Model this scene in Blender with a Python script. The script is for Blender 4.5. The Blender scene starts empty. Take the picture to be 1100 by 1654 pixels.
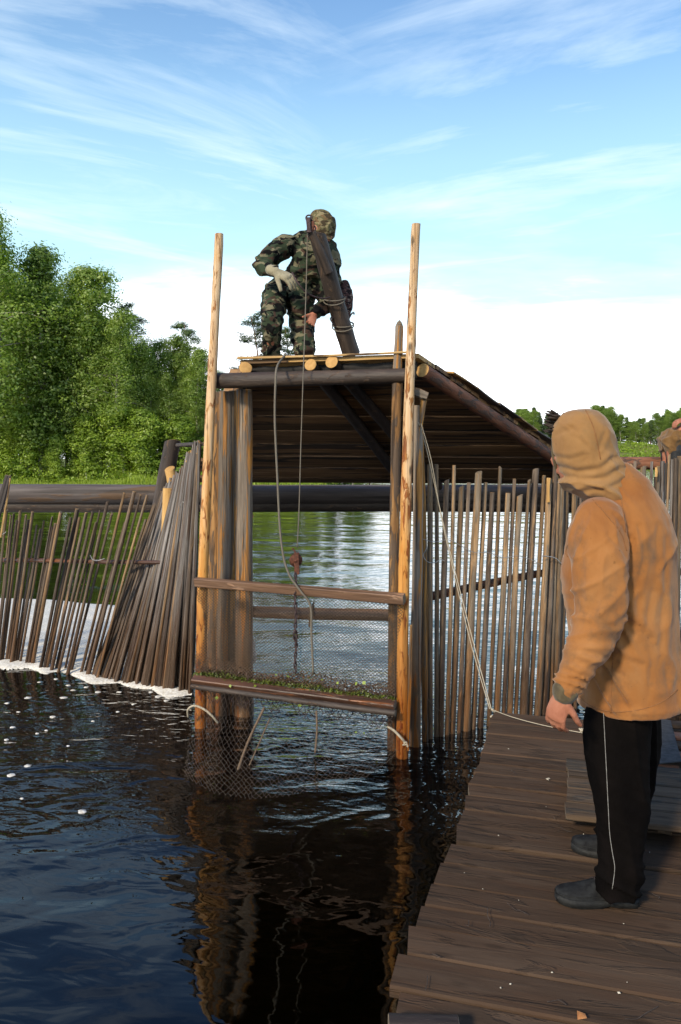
import bpy, math, random
import numpy as np
from mathutils import Vector, Matrix
R = math.radians
random.seed(7)
sc = bpy.context.scene
C = sc.collection

# ------------------------------------------------------------------ camera, sky, sun, exposure
PITCH, FPX, CAMZ, DECK = R(3.9), 1267.0, 2.1, 0.5
cam = bpy.data.objects.new('camera', bpy.data.cameras.new('camera'))
C.objects.link(cam)
cam.location = (0, 0, CAMZ)
cam.rotation_euler = (R(90) - PITCH, 0, 0)
cam.data.sensor_fit = 'HORIZONTAL'
cam.data.sensor_width = 36
cam.data.lens = 36 * FPX / 1100
cam.data.clip_start = 0.05
cam.data.clip_end = 6000
sc.camera = cam

SUN_EL, SUN_AZ = R(30), R(214)       # azimuth clockwise from +Y: behind the camera, to the left
world = bpy.data.worlds.new('World')
sc.world = world
world.use_nodes = True

def nd(nt, kind, inp=None, **attrs):
    n = nt.nodes.new(kind)
    for k, v in attrs.items():
        setattr(n, k, v)
    for k, v in (inp or {}).items():
        s = n.inputs[k]
        if isinstance(v, bpy.types.NodeSocket):
            nt.links.new(v, s)
        else:
            s.default_value = v
    return n

def math_(nt, op, a, b=0.0, clamp=False):
    n = nd(nt, 'ShaderNodeMath', {0: a, 1: b}, operation=op)
    n.use_clamp = clamp
    return n.outputs[0]

def ramp(nt, fac, stops, interp='LINEAR'):
    n = nd(nt, 'ShaderNodeValToRGB', {0: fac})
    cr = n.color_ramp
    cr.interpolation = interp
    while len(cr.elements) < len(stops):
        cr.elements.new(0.5)
    for e, (p, c) in zip(cr.elements, stops):
        e.position = p
        e.color = (c, c, c, 1) if isinstance(c, (int, float)) else (*c, 1)
    return n.outputs[0]

def mix(nt, f, a, b, mode='MIX'):
    n = nt.nodes.new('ShaderNodeMix')
    n.data_type = 'RGBA'
    n.blend_type = mode
    for idx, v in ((0, f), (6, a), (7, b)):
        s = n.inputs[idx]
        if isinstance(v, bpy.types.NodeSocket):
            nt.links.new(v, s)
        elif idx == 0:
            s.default_value = v
        else:
            s.default_value = (*v, 1) if len(v) == 3 else v
    return n.outputs[2]

def build_sky():
    nt = world.node_tree
    nt.nodes.clear()
    sky = nd(nt, 'ShaderNodeTexSky', sky_type='NISHITA', sun_disc=False, sun_elevation=SUN_EL,
             sun_rotation=SUN_AZ, altitude=100, air_density=1.0, dust_density=0.7, ozone_density=1.0)
    tc = nd(nt, 'ShaderNodeTexCoord').outputs['Generated']
    sep = nd(nt, 'ShaderNodeSeparateXYZ', {0: tc})
    z = math_(nt, 'MAXIMUM', sep.outputs[2], 0.0)
    zz = math_(nt, 'ADD', z, 0.10)
    px = math_(nt, 'DIVIDE', sep.outputs[0], zz)
    py = math_(nt, 'DIVIDE', sep.outputs[1], zz)
    P = nd(nt, 'ShaderNodeCombineXYZ', {0: px, 1: py, 2: 0.0}).outputs[0]
    # wispy cirrus drawn out in two directions
    r1 = nd(nt, 'ShaderNodeMapping', {0: P, 2: (0, 0, R(-30))}).outputs[0]
    m1 = nd(nt, 'ShaderNodeMapping', {0: r1, 3: (0.75, 2.4, 1), 1: (3.1, 0.4, 0)}).outputs[0]
    n1 = nd(nt, 'ShaderNodeTexNoise', {0: m1, 'Scale': 1.1, 'Detail': 9, 'Roughness': 0.62, 'Distortion': 0.7}).outputs[0]
    r2 = nd(nt, 'ShaderNodeMapping', {0: P, 2: (0, 0, R(26))}).outputs[0]
    m2 = nd(nt, 'ShaderNodeMapping', {0: r2, 3: (0.6, 2.8, 1), 1: (0.2, 7.4, 0)}).outputs[0]
    n2 = nd(nt, 'ShaderNodeTexNoise', {0: m2, 'Scale': 0.9, 'Detail': 8, 'Roughness': 0.6, 'Distortion': 0.5}).outputs[0]
    w1 = ramp(nt, n1, [(0.50, 0.0), (0.76, 0.60)])
    w2 = ramp(nt, n2, [(0.52, 0.0), (0.74, 0.75)])
    side = ramp(nt, math_(nt, 'ADD', math_(nt, 'MULTIPLY', px, 0.5), 0.5), [(0.42, 0.0), (0.62, 1.0)])
    wisp = math_(nt, 'ADD', math_(nt, 'MULTIPLY', w1, math_(nt, 'SUBTRACT', 1.0, side)), math_(nt, 'MULTIPLY', w2, side))
    # pale veil and white cloud bank low over the horizon
    nb = nd(nt, 'ShaderNodeTexNoise', {0: nd(nt, 'ShaderNodeMapping', {0: P, 3: (0.5, 0.9, 1)}).outputs[0],
                                       'Scale': 1.3, 'Detail': 7, 'Roughness': 0.6}).outputs[0]
    zb = math_(nt, 'ADD', z, math_(nt, 'MULTIPLY', math_(nt, 'SUBTRACT', nb, 0.5), -0.30))
    bank = ramp(nt, zb, [(0.12, 1.0), (0.175, 0.40), (0.215, 0.12), (0.26, 0.03), (0.33, 0.0)])
    veil = ramp(nt, z, [(0.0, 0.95), (0.25, 0.88), (0.34, 0.66), (0.44, 0.32), (0.56, 0.10), (0.75, 0.0)])
    base = mix(nt, 1.0, sky.outputs[0], (0.72, 1.14, 1.75), 'MULTIPLY')
    c1 = mix(nt, veil, base, (5.4, 8.7, 9.9))
    wisp = math_(nt, 'MULTIPLY', wisp, ramp(nt, z, [(0.50, 1.0), (0.75, 0.45)]))
    c2 = mix(nt, wisp, c1, (9.6, 10.8, 11.3))
    c3 = mix(nt, bank, c2, (20.0, 20.6, 21.4))
    bg = nd(nt, 'ShaderNodeBackground', {0: c3, 1: 0.09})
    out = nd(nt, 'ShaderNodeOutputWorld')
    nt.links.new(bg.outputs[0], out.inputs[0])
build_sky()

sun = bpy.data.objects.new('sun', bpy.data.lights.new('sun', 'SUN'))
C.objects.link(sun)
sun.data.energy = 3.4
sun.data.angle = R(7)
sun.data.color = (1.0, 0.86, 0.64)
sd = Vector((math.sin(SUN_AZ) * math.cos(SUN_EL), math.cos(SUN_AZ) * math.cos(SUN_EL), math.sin(SUN_EL)))
sun.rotation_euler = sd.to_track_quat('Z', 'Y').to_euler()
sun.location = sd * 50

vs = sc.view_settings
vs.view_transform = 'Standard'
vs.look = 'None'
vs.exposure = 0.45
vs.gamma = 1
vs.use_curve_mapping = False
sc.cycles.transparent_max_bounces = 24
sc.cycles.max_bounces = 8
sc.cycles.caustics_reflective = False
sc.cycles.caustics_refractive = False

# ------------------------------------------------------------------ geometry helpers
def ray(px, py):
    u, v = (px - 550) / FPX, (827 - py) / FPX
    return Vector((u, math.cos(PITCH) + v * math.sin(PITCH), -math.sin(PITCH) + v * math.cos(PITCH)))
def at(px, py, Y):
    d = ray(px, py)
    return Vector((0, 0, CAMZ)) + d * (Y / d.y)
def ground(px, py, z=0.0):
    d = ray(px, py)
    return Vector((0, 0, CAMZ)) + d * ((z - CAMZ) / d.z)

def _hash(i, j, k, s):
    h = (i * 374761393 + j * 668265263 + k * 2147483647 + s * 1274126177) & 0xFFFFFFFF
    h = ((h ^ (h >> 13)) * 1274126177) & 0xFFFFFFFF
    return ((h ^ (h >> 16)) & 0xFFFF) / 65535.0
def vnoise(P, s=0):
    P = np.asarray(P, float)
    I = np.floor(P).astype(np.int64)
    F = P - I
    F = F * F * (3 - 2 * F)
    r = 0
    for a in (0, 1):
        for b in (0, 1):
            for c in (0, 1):
                w = (F[:, 0] if a else 1 - F[:, 0]) * (F[:, 1] if b else 1 - F[:, 1]) * (F[:, 2] if c else 1 - F[:, 2])
                r = r + w * _hash(I[:, 0] + a, I[:, 1] + b, I[:, 2] + c, s)
    return r
def fbm(P, s=0, o=3):
    P = np.asarray(P, float)
    return sum(vnoise(P * 2 ** k, s + k) * 0.5 ** k for k in range(o)) / (2 - 0.5 ** (o - 1))

class MB:
    def __init__(self):
        self.v, self.f, self.m = [], [], []
    def add(self, vs_, fs, mi=0):
        b = len(self.v)
        self.v += [tuple(v) for v in vs_]
        self.f += [tuple(i + b for i in f) for f in fs]
        self.m += [mi] * len(fs)
        return self
    def mesh(self, name, mats, smooth=True):
        me = bpy.data.meshes.new(name)
        me.from_pydata(self.v, [], self.f)
        for m in mats:
            me.materials.append(m)
        me.polygons.foreach_set('material_index', self.m)
        if smooth:
            me.polygons.foreach_set('use_smooth', [True] * len(self.f))
        me.update()
        return me

def fastmesh(name, V, F, mat=None, smooth=False):
    V = np.asarray(V, np.float32)
    F = np.asarray(F, np.int32)
    me = bpy.data.meshes.new(name)
    me.vertices.add(len(V))
    me.vertices.foreach_set('co', V.ravel())
    k = F.shape[1]
    me.loops.add(F.size)
    me.loops.foreach_set('vertex_index', F.ravel())
    me.polygons.add(len(F))
    me.polygons.foreach_set('loop_start', np.arange(0, F.size, k, dtype=np.int32))
    if smooth:
        me.polygons.foreach_set('use_smooth', np.ones(len(F), bool))
    me.update(calc_edges=True)
    me.validate()
    if mat:
        me.materials.append(mat)
    return me

def link(name, me, parent=None, loc=None, rot=None, scale=None):
    o = bpy.data.objects.new(name, me)
    C.objects.link(o)
    off = Vector((0, 0, 0))
    if parent is not None:
        o.parent = parent
        p = parent
        while p is not None:
            off += p.location
            p = p.parent
    o.location = Vector(loc if loc is not None else (0, 0, 0)) - off
    if rot is not None:
        o.rotation_mode = 'QUATERNION'
        o.rotation_quaternion = rot
    if scale is not None:
        o.scale = scale
    return o
def thing(name, label, cat, loc=(0, 0, 0), group=None):
    o = bpy.data.objects.new(name, None)
    C.objects.link(o)
    o.empty_display_size = 0.1
    o.location = loc
    return tag(o, label, cat, group)
def tag(o, label, cat, group=None):
    o['label'] = label
    o['category'] = cat
    if group:
        o['group'] = group
    return o
def kind(o, k):
    o['kind'] = k
    return o

def frame_axes(d, ref=None):
    d = Vector(d).normalized()
    r = Vector(ref) if ref is not None else (Vector((0, -1, 0)) if abs(d.y) < 0.9 else Vector((0, 0, 1)))
    x = r.cross(d)
    if x.length < 1e-5:
        x = Vector((1, 0, 0)).cross(d)
    x.normalize()
    y = d.cross(x)
    return x, y, d
def quat_to(d, ref=None):
    """local z runs along d, local y as near as possible to ref"""
    x, y, z = frame_axes(d, ref)
    return Matrix((x, y, z)).transposed().to_quaternion()

def tube(pts, rad, n=10, ref=None, cap=True, start_round=True):
    """swept tube; rad entries are floats or (across, along ref)"""
    pts = [Vector(p) for p in pts]
    N = len(pts)
    vs_, fs = [], []
    rings = []
    for i, p in enumerate(pts):
        t = (pts[min(i + 1, N - 1)] - pts[max(i - 1, 0)])
        x, y, z = frame_axes(t, ref)
        r = rad[i] if isinstance(rad, (list, tuple)) else rad
        rings.append((p, x, y, z, r if isinstance(r, (tuple, list)) else (r, r)))
    if cap and start_round:
        p, x, y, z, r = rings[0]
        m = min(r)
        rings = [(p - z * m * 0.8, x, y, z, (r[0] * .45, r[1] * .45)), (p - z * m * .45, x, y, z, (r[0] * .83, r[1] * .83))] + rings
        p, x, y, z, r = rings[-1]
        m = min(r)
        rings += [(p + z * m * .45, x, y, z, (r[0] * .83, r[1] * .83)), (p + z * m * 0.8, x, y, z, (r[0] * .45, r[1] * .45))]
    for p, x, y, z, r in rings:
        for k in range(n):
            a = 2 * math.pi * k / n
            vs_.append(p + x * (math.cos(a) * r[0]) + y * (math.sin(a) * r[1]))
    M = len(rings)
    for i in range(M - 1):
        for k in range(n):
            a, b = i * n + k, i * n + (k + 1) % n
            fs.append((a, b, b + n, a + n))
    if cap:
        fs.append(tuple(range(n - 1, -1, -1)))
        fs.append(tuple(range((M - 1) * n, M * n)))
    return vs_, fs

def smooth_path(pts, m=6):
    pts = [Vector(p) for p in pts]
    out = []
    for i in range(len(pts) - 1):
        p0, p1, p2, p3 = pts[max(i - 1, 0)], pts[i], pts[i + 1], pts[min(i + 2, len(pts) - 1)]
        for k in range(m):
            t = k / m
            out.append(0.5 * ((2 * p1) + (p2 - p0) * t + (2 * p0 - 5 * p1 + 4 * p2 - p3) * t * t + (3 * p1 - p0 - 3 * p2 + p3) * t ** 3))
    out.append(pts[-1])
    return out

def rope_obj(name, pts, r, mat, parent=None, n=6, m=6):
    P = smooth_path(pts, m) if m > 1 else [Vector(p) for p in pts]
    b = P[0].copy()
    mb = MB()
    mb.add(*tube([p - b for p in P], r, n=n, start_round=False))
    return link(name, mb.mesh(name, [mat]), parent, b)

# ---- round timber: local z is the length
def log_mesh(name, L, r0, r1, mats, seed=0, n=12, rings=10, bend=0.0, lump=0.06, top='flat', squareness=0.0, capz=1.0):
    rnd = random.Random(seed)
    bx, by = rnd.uniform(-1, 1) * bend, rnd.uniform(-1, 1) * bend
    b2, ph = rnd.uniform(-.4, .4) * bend, rnd.uniform(0, 6)
    bumps = [(rnd.uniform(0, 1), rnd.uniform(0, 2 * math.pi), rnd.uniform(.05, .22)) for _ in range(5)]
    mb = MB()
    V, F = [], []
    tz = rnd.uniform(-.6, .6)
    for i in range(rings + 1):
        t = i / rings
        cx = bx * math.sin(math.pi * t) + b2 * math.sin(2 * math.pi * t + ph)
        cy = by * math.sin(math.pi * t) + b2 * math.cos(3 * math.pi * t + ph)
        r = r0 + (r1 - r0) * t
        for k in range(n):
            a = 2 * math.pi * k / n
            e = 1 + lump * (math.sin(3 * a + t * 4 + ph) * .4 + rnd.uniform(-.5, .5))
            for (bt, ba, bs) in bumps:
                e += bs * lump * 4 * math.exp(-((t - bt) * rings * 1.2) ** 2) * max(0, math.cos(a - ba)) ** 3
            if squareness:
                c_, s_ = abs(math.cos(a)), abs(math.sin(a))
                e *= (1 - squareness) + squareness * (1 / max(c_, s_)) * 0.93
            zz = t * L
            if i == rings and top == 'slant':
                zz += capz * r * 1.3 * math.cos(a + ph)
            if i == rings and top == 'slant_half':
                zz += capz * r * .5 * math.cos(a + ph)
            V.append((cx + math.cos(a) * r * e, cy + math.sin(a) * r * e, zz))
    for i in range(rings):
        for k in range(n):
            a, b = i * n + k, i * n + (k + 1) % n
            F.append((a, b, b + n, a + n))
    mb.add(V, F, 0)
    # caps as fans with a small chamfered rim
    for s, i in ((0, 0), (1, rings)):
        ring = V[i * n:(i + 1) * n]
        c = Vector((sum(v[0] for v in ring) / n, sum(v[1] for v in ring) / n, sum(v[2] for v in ring) / n))
        rr = r1 if s else r0
        tip = c + Vector((0, 0, capz * (rr * 1.6 if top == 'point' and s else rr * .04) * (1 if s else -1)))
        inner = [c.lerp(Vector(v), .90 if top != 'point' else .6) + Vector((0, 0, capz * (rr * .05 if top != 'point' else rr * .95) * (1 if s else -1))) for v in ring]
        vv = [Vector(v) for v in ring] + inner + [tip]
        ff = []
        for k in range(n):
            k2 = (k + 1) % n
            q = (k, k2, n + k2, n + k)
            t_ = (n + k, n + k2, 2 * n)
            ff += [q, t_] if s else [q[::-1], t_[::-1]]
        mb.add(vv, ff, 1)
    return mb.mesh(name, mats)

def pole(name, p0, p1, r0, r1, mats, parent=None, seed=0, ref=None, **kw):
    p0, p1 = Vector(p0), Vector(p1)
    L = (p1 - p0).length
    me = log_mesh(name, L, r0, r1, mats, seed=seed, **kw)
    return link(name, me, parent, p0, quat_to(p1 - p0, ref))

# ---- sawn boards: local z = length, x = width, y = thickness (y up = face)
def plank_mesh(name, L, W, T, mats, seed=0, segs=8, warp=0.004, ragged=0.0, taper=0.0):
    rnd = random.Random(seed)
    c = min(0.006, T * .3)
    prof = [(-W / 2 + c, T / 2), (W / 2 - c, T / 2), (W / 2, T / 2 - c), (W / 2, -T / 2 + c),
            (W / 2 - c, -T / 2), (-W / 2 + c, -T / 2), (-W / 2, -T / 2 + c), (-W / 2, T / 2 - c)]
    n = 8
    V, F = [], []
    ph, ph2, w0, w1 = rnd.uniform(0, 6), rnd.uniform(0, 6), rnd.uniform(-1, 1), rnd.uniform(-1, 1)
    re = [rnd.uniform(-1, 1) * ragged for _ in range(2)]
    for i in range(segs + 1):
        t = i / segs
        dy = warp * math.sin(3 * t + ph)
        k = (1 - taper * t)
        for j, (x, y) in enumerate(prof):
            x2 = x * k + (warp * .8 * math.sin(5 * t + ph2 + (0 if x > 0 else 2)))
            z = t * L
            if i == 0:
                z += re[0] * (x / W) * 1.0
            if i == segs:
                z += re[1] * (x / W) * 1.0
            cup = warp * .8 * w0 * (2 * x / W) ** 2
            V.append((x2, y + dy + cup + w1 * warp * (x / W) * (2 * t - 1), z))
    for i in range(segs):
        for j in range(n):
            a, b = i * n + j, i * n + (j + 1) % n
            F.append((b, a, a + n, b + n))
    mb = MB().add(V, F, 0)
    mb.add(V[:n], [tuple(range(n))], 1)
    mb.add(V[-n:], [tuple(range(n - 1, -1, -1))], 1)
    return mb.mesh(name, mats, smooth=False)
def plank(name, p0, p1, W, T, up, mats, parent=None, seed=0, **kw):
    p0, p1 = Vector(p0), Vector(p1)
    me = plank_mesh(name, (p1 - p0).length, W, T, mats, seed=seed, **kw)
    return link(name, me, parent, p0, quat_to(p1 - p0, up))

# ---- remeshed continuous surfaces (bodies, cloth)
def remesh(name, mb, voxel, smooth, mat, parent=None, disp=None, it2=0):
    me0 = mb.mesh(name + '_raw', [mat])
    o = bpy.data.objects.new(name, me0)
    C.objects.link(o)
    m = o.modifiers.new('r', 'REMESH')
    m.mode = 'VOXEL'
    m.voxel_size = voxel
    m.use_smooth_shade = True
    s = o.modifiers.new('s', 'SMOOTH')
    s.factor = 0.5
    s.iterations = smooth
    dg = bpy.context.evaluated_depsgraph_get()
    me = bpy.data.meshes.new_from_object(o.evaluated_get(dg))
    o.modifiers.clear()
    bpy.data.objects.remove(o)
    me.name = name
    n = len(me.vertices)
    co = np.empty(n * 3, np.float32)
    me.vertices.foreach_get('co', co)
    co = co.reshape(-1, 3).astype(float)
    if disp is not None:
        nr = np.empty(n * 3, np.float32)
        me.vertex_normals.foreach_get('vector', nr)
        nr = nr.reshape(-1, 3)
        co = co + nr * disp(co, nr)[:, None]
    b = co.mean(0)
    co -= b
    me.vertices.foreach_set('co', co.astype(np.float32).ravel())
    me.materials.clear()
    me.materials.append(mat)
    me.polygons.foreach_set('material_index', np.zeros(len(me.polygons), np.int32))
    me.polygons.foreach_set('use_smooth', np.ones(len(me.polygons), bool))
    me.update()
    return link(name, me, parent, b)
# ------------------------------------------------------------------ materials
def new_mat(name):
    m = bpy.data.materials.new(name)
    m.use_nodes = True
    nt = m.node_tree
    nt.nodes.clear()
    return m, nt, nd(nt, 'ShaderNodeOutputMaterial')

def finish(nt, out, col, rough=0.8, bump=None, bstr=0.3, bdist=0.01, spec=0.3, metal=0.0, extra=None):
    inp = {'Base Color': col if isinstance(col, bpy.types.NodeSocket) else (*col, 1), 'Roughness': rough,
           'Specular IOR Level': spec, 'Metallic': metal}
    if extra:
        inp.update(extra)
    if bump is not None:
        inp['Normal'] = nd(nt, 'ShaderNodeBump', {'Strength': bstr, 'Distance': bdist, 'Height': bump}).outputs[0]
    p = nd(nt, 'ShaderNodeBsdfPrincipled', inp)
    nt.links.new(p.outputs[0], out.inputs[0])
    return p

def wood(name, dark, base, light, grain=(60, 60, 3), patch=None, patch_amt=0.5, patch_scale=(9, 9, 2.2), knots=0.0,
         rough=0.75, bstr=0.7, cracks=0.0, wet=0.0, wet_z=0.5, vary=0.25, spec=0.3, stain=None, stain_amt=0.5, resin=False):
    m, nt, out = new_mat(name)
    tc = nd(nt, 'ShaderNodeTexCoord').outputs['Object']
    rnd = nd(nt, 'ShaderNodeObjectInfo').outputs['Random']
    off = nd(nt, 'ShaderNodeCombineXYZ', {0: math_(nt, 'MULTIPLY', rnd, 37.0), 1: math_(nt, 'MULTIPLY', rnd, 91.0), 2: math_(nt, 'MULTIPLY', rnd, 53.0)}).outputs[0]
    P = nd(nt, 'ShaderNodeVectorMath', {0: tc, 1: off}, operation='ADD').outputs[0]
    g = nd(nt, 'ShaderNodeTexNoise', {0: nd(nt, 'ShaderNodeMapping', {0: P, 3: grain}).outputs[0], 'Scale': 1.0, 'Detail': 6, 'Roughness': 0.65, 'Distortion': 0.4}).outputs[0]
    g2 = nd(nt, 'ShaderNodeTexNoise', {0: nd(nt, 'ShaderNodeMapping', {0: P, 3: tuple(x * .23 for x in grain)}).outputs[0], 'Scale': 1.0, 'Detail': 4, 'Roughness': 0.6}).outputs[0]
    gm = math_(nt, 'ADD', math_(nt, 'MULTIPLY', g, 0.55), math_(nt, 'MULTIPLY', g2, 0.45))
    col = ramp(nt, gm, [(0.34, dark), (0.5, base), (0.66, light)])
    hgt = g
    if patch is not None:
        pn = nd(nt, 'ShaderNodeTexNoise', {0: nd(nt, 'ShaderNodeMapping', {0: P, 3: patch_scale}).outputs[0], 'Scale': 1.0, 'Detail': 5, 'Roughness': 0.62, 'Distortion': 0.8}).outputs[0]
        e = 0.68 - 0.36 * patch_amt
        pf = ramp(nt, pn, [(e - .02, 0.0), (e + .03, 1.0)])
        pc = mix(nt, 1.0, patch, ramp(nt, g, [(0.3, 0.55), (0.7, 1.35)]), 'MULTIPLY')
        col = mix(nt, pf, col, pc)
        hgt = math_(nt, 'ADD', hgt, math_(nt, 'MULTIPLY', pf, 0.8))
    if stain is not None:
        sn = nd(nt, 'ShaderNodeTexNoise', {0: nd(nt, 'ShaderNodeMapping', {0: P, 1: (7, 3, 1), 3: tuple(x * 1.7 for x in patch_scale)}).outputs[0], 'Scale': 1.0, 'Detail': 4}).outputs[0]
        col = mix(nt, math_(nt, 'MULTIPLY', ramp(nt, sn, [(0.5, 0.0), (0.68, 1.0)]), stain_amt), col, stain)
    if cracks > 0:
        cn = nd(nt, 'ShaderNodeTexNoise', {0: nd(nt, 'ShaderNodeMapping', {0: P, 1: (2, 8, 4), 3: (grain[0] * 1.1, grain[1] * 1.1, grain[2] * .35)}).outputs[0], 'Scale': 1.0, 'Detail': 3, 'Distortion': .3}).outputs[0]
        cf = ramp(nt, cn, [(0.60, 0.0), (0.66, 1.0)])
        col = mix(nt, math_(nt, 'MULTIPLY', cf, cracks), col, tuple(x * .25 for x in dark))
        hgt = math_(nt, 'SUBTRACT', hgt, math_(nt, 'MULTIPLY', cf, cracks))
    if knots > 0:
        v = nd(nt, 'ShaderNodeTexVoronoi', {0: nd(nt, 'ShaderNodeMapping', {0: P, 3: (13, 13, 5)}).outputs[0], 'Scale': 1.0, 'Randomness': 1.0})
        kf = math_(nt, 'MULTIPLY', ramp(nt, v.outputs['Distance'], [(0.10, 1.0), (0.22, 0.0)]), knots)
        col = mix(nt, kf, col, tuple(x * .18 for x in base))
    rv = math_(nt, 'ADD', 1.0 - vary, math_(nt, 'MULTIPLY', rnd, 2 * vary))
    col = mix(nt, 1.0, col, nd(nt, 'ShaderNodeCombineXYZ', {0: rv, 1: rv, 2: rv}).outputs[0], 'MULTIPLY')
    rg = rough
    if resin:       # golden, soaked sapwood below, dry pale wood above
        hz = nd(nt, 'ShaderNodeSeparateXYZ', {0: nd(nt, 'ShaderNodeNewGeometry').outputs['Position']}).outputs[2]
        hz = math_(nt, 'ADD', hz, math_(nt, 'MULTIPLY', math_(nt, 'SUBTRACT', g2, 0.5), 3.0))
        rf_ = ramp(nt, math_(nt, 'DIVIDE', hz, 4.0), [(0.35, 1.0), (0.72, 0.0)])
        col = mix(nt, rf_, col, mix(nt, 1.0, col, (0.95, 0.65, 0.27), 'MULTIPLY'))
    if wet > 0:
        wz = nd(nt, 'ShaderNodeSeparateXYZ', {0: nd(nt, 'ShaderNodeNewGeometry').outputs['Position']}).outputs[2]
        wn = math_(nt, 'ADD', wz, math_(nt, 'MULTIPLY', math_(nt, 'SUBTRACT', g2, 0.5), -0.9))
        wf = math_(nt, 'MULTIPLY', ramp(nt, math_(nt, 'DIVIDE', wn, wet_z * 2), [(0.25, 1.0), (0.75, 0.0)]), wet)
        col = mix(nt, wf, col, mix(nt, 1.0, col, (0.42, 0.26, 0.14), 'MULTIPLY'))
        rg = math_(nt, 'SUBTRACT', rough, math_(nt, 'MULTIPLY', wf, rough * .6))
    finish(nt, out, col, rg, hgt, bstr, 0.006, spec)
    return m

def end_grain(name, c1, c2):
    m, nt, out = new_mat(name)
    tc = nd(nt, 'ShaderNodeTexCoord').outputs['Object']
    sep = nd(nt, 'ShaderNodeSeparateXYZ', {0: tc})
    r2 = math_(nt, 'ADD', math_(nt, 'MULTIPLY', sep.outputs[0], sep.outputs[0]), math_(nt, 'MULTIPLY', sep.outputs[1], sep.outputs[1]))
    r = math_(nt, 'SQRT', r2)
    n = nd(nt, 'ShaderNodeTexNoise', {0: tc, 'Scale': 30, 'Detail': 3}).outputs[0]
    w = math_(nt, 'SINE', math_(nt, 'ADD', math_(nt, 'MULTIPLY', r, 900.0), math_(nt, 'MULTIPLY', n, 6.0)))
    f = math_(nt, 'ADD', math_(nt, 'MULTIPLY', w, 0.25), n)
    finish(nt, out, ramp(nt, f, [(0.25, c1), (0.75, c2)]), 0.8, w, 0.2, 0.002)
    return m

def simple(name, c1, c2, scale=20, rough=0.7, bstr=0.3, bdist=0.004, spec=0.3, metal=0.0, detail=4, stretch=(1, 1, 1)):
    m, nt, out = new_mat(name)
    tc = nd(nt, 'ShaderNodeTexCoord').outputs['Object']
    n = nd(nt, 'ShaderNodeTexNoise', {0: nd(nt, 'ShaderNodeMapping', {0: tc, 3: stretch}).outputs[0], 'Scale': scale, 'Detail': detail, 'Roughness': 0.6}).outputs[0]
    finish(nt, out, ramp(nt, n, [(0.35, c1), (0.65, c2)]), rough, n, bstr, bdist, spec, metal)
    return m

END = end_grain('end_grain', (0.36, 0.19, 0.06), (0.55, 0.33, 0.12))
END_GREY = end_grain('end_grain_grey', (0.10, 0.075, 0.05), (0.2, 0.15, 0.10))
PEELED = wood('peeled_pine', (0.40, 0.25, 0.13), (0.56, 0.38, 0.22), (0.66, 0.50, 0.33), (45, 45, 2.0), patch=(0.24, 0.09, 0.03), patch_amt=0.30,
              patch_scale=(26, 26, 5.5), cracks=.45, knots=0.9, wet=0.9, wet_z=0.75, vary=0.06, stain=(0.50, 0.24, 0.045), stain_amt=.45, resin=True)
BROWNPOST = wood('brown_post', (0.07, 0.035, 0.015), (0.20, 0.10, 0.035), (0.36, 0.20, 0.075), (50, 50, 2.5), patch=(0.09, 0.06, 0.04), patch_amt=0.5,
                 patch_scale=(22, 22, 3.5), cracks=.8, knots=0.5, wet=0.8, wet_z=0.6)
GREYPOST = wood('grey_post', (0.07, 0.055, 0.042), (0.19, 0.15, 0.115), (0.32, 0.26, 0.20), (50, 50, 2.5), patch=(0.40, 0.18, 0.045), patch_amt=0.40,
                patch_scale=(22, 22, 1.3), cracks=.8, knots=0.3, wet=0.9, wet_z=0.85)
ORANGEPOST = wood('orange_post', (0.20, 0.085, 0.02), (0.42, 0.20, 0.045), (0.56, 0.31, 0.09), (50, 50, 2.0), patch=(0.15, 0.11, 0.075), patch_amt=0.45,
                  patch_scale=(20, 20, 1.3), cracks=.8, knots=0.3, wet=0.9, wet_z=0.7)
STAKE = wood('stake_bark', (0.035, 0.025, 0.02), (0.105, 0.076, 0.056), (0.21, 0.165, 0.125), (1.6, 1.6, 14), patch=(0.26, 0.16, 0.085), patch_amt=0.22,
             patch_scale=(1.1, 1.1, 6), wet=0.85, wet_z=0.55, vary=0.35, bstr=0.6)
STAKE_GREY = wood('stake_grey', (0.06, 0.052, 0.05), (0.16, 0.145, 0.135), (0.30, 0.275, 0.26), (1.6, 1.6, 10), patch=(0.10, 0.06, 0.04), patch_amt=0.38,
                  patch_scale=(1.1, 1.1, 4), wet=0.9, wet_z=.85, vary=0.40, bstr=0.6)
STAKE_R = wood('stake_brown', (0.08, 0.048, 0.027), (0.22, 0.135, 0.068), (0.38, 0.25, 0.14), (1.6, 1.6, 12), patch=(0.16, 0.125, 0.09), patch_amt=0.5,
               patch_scale=(1.1, 1.1, 4), wet=0.75, wet_z=0.7, vary=0.35, bstr=0.6)
REDBARK = wood('red_bark', (0.09, 0.035, 0.02), (0.19, 0.075, 0.04), (0.32, 0.15, 0.09), (30, 30, 4), patch=(0.10, 0.06, 0.045), patch_amt=0.4, patch_scale=(20, 20, 6), vary=.1)
DARKBARK = wood('dark_bark', (0.018, 0.012, 0.009), (0.04, 0.028, 0.022), (0.085, 0.06, 0.045), (40, 40, 6), patch=(0.10, 0.06, 0.035), patch_amt=0.18, patch_scale=(20, 20, 9), vary=.1, spec=.4, rough=.6)
BIGLOG = wood('weathered_log', (0.035, 0.027, 0.024), (0.075, 0.06, 0.055), (0.15, 0.125, 0.115), (14, 14, 0.9), patch=(0.10, 0.06, 0.035), patch_amt=0.3, patch_scale=(5, 5, .8), vary=.15, rough=.65, cracks=.6)
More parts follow.
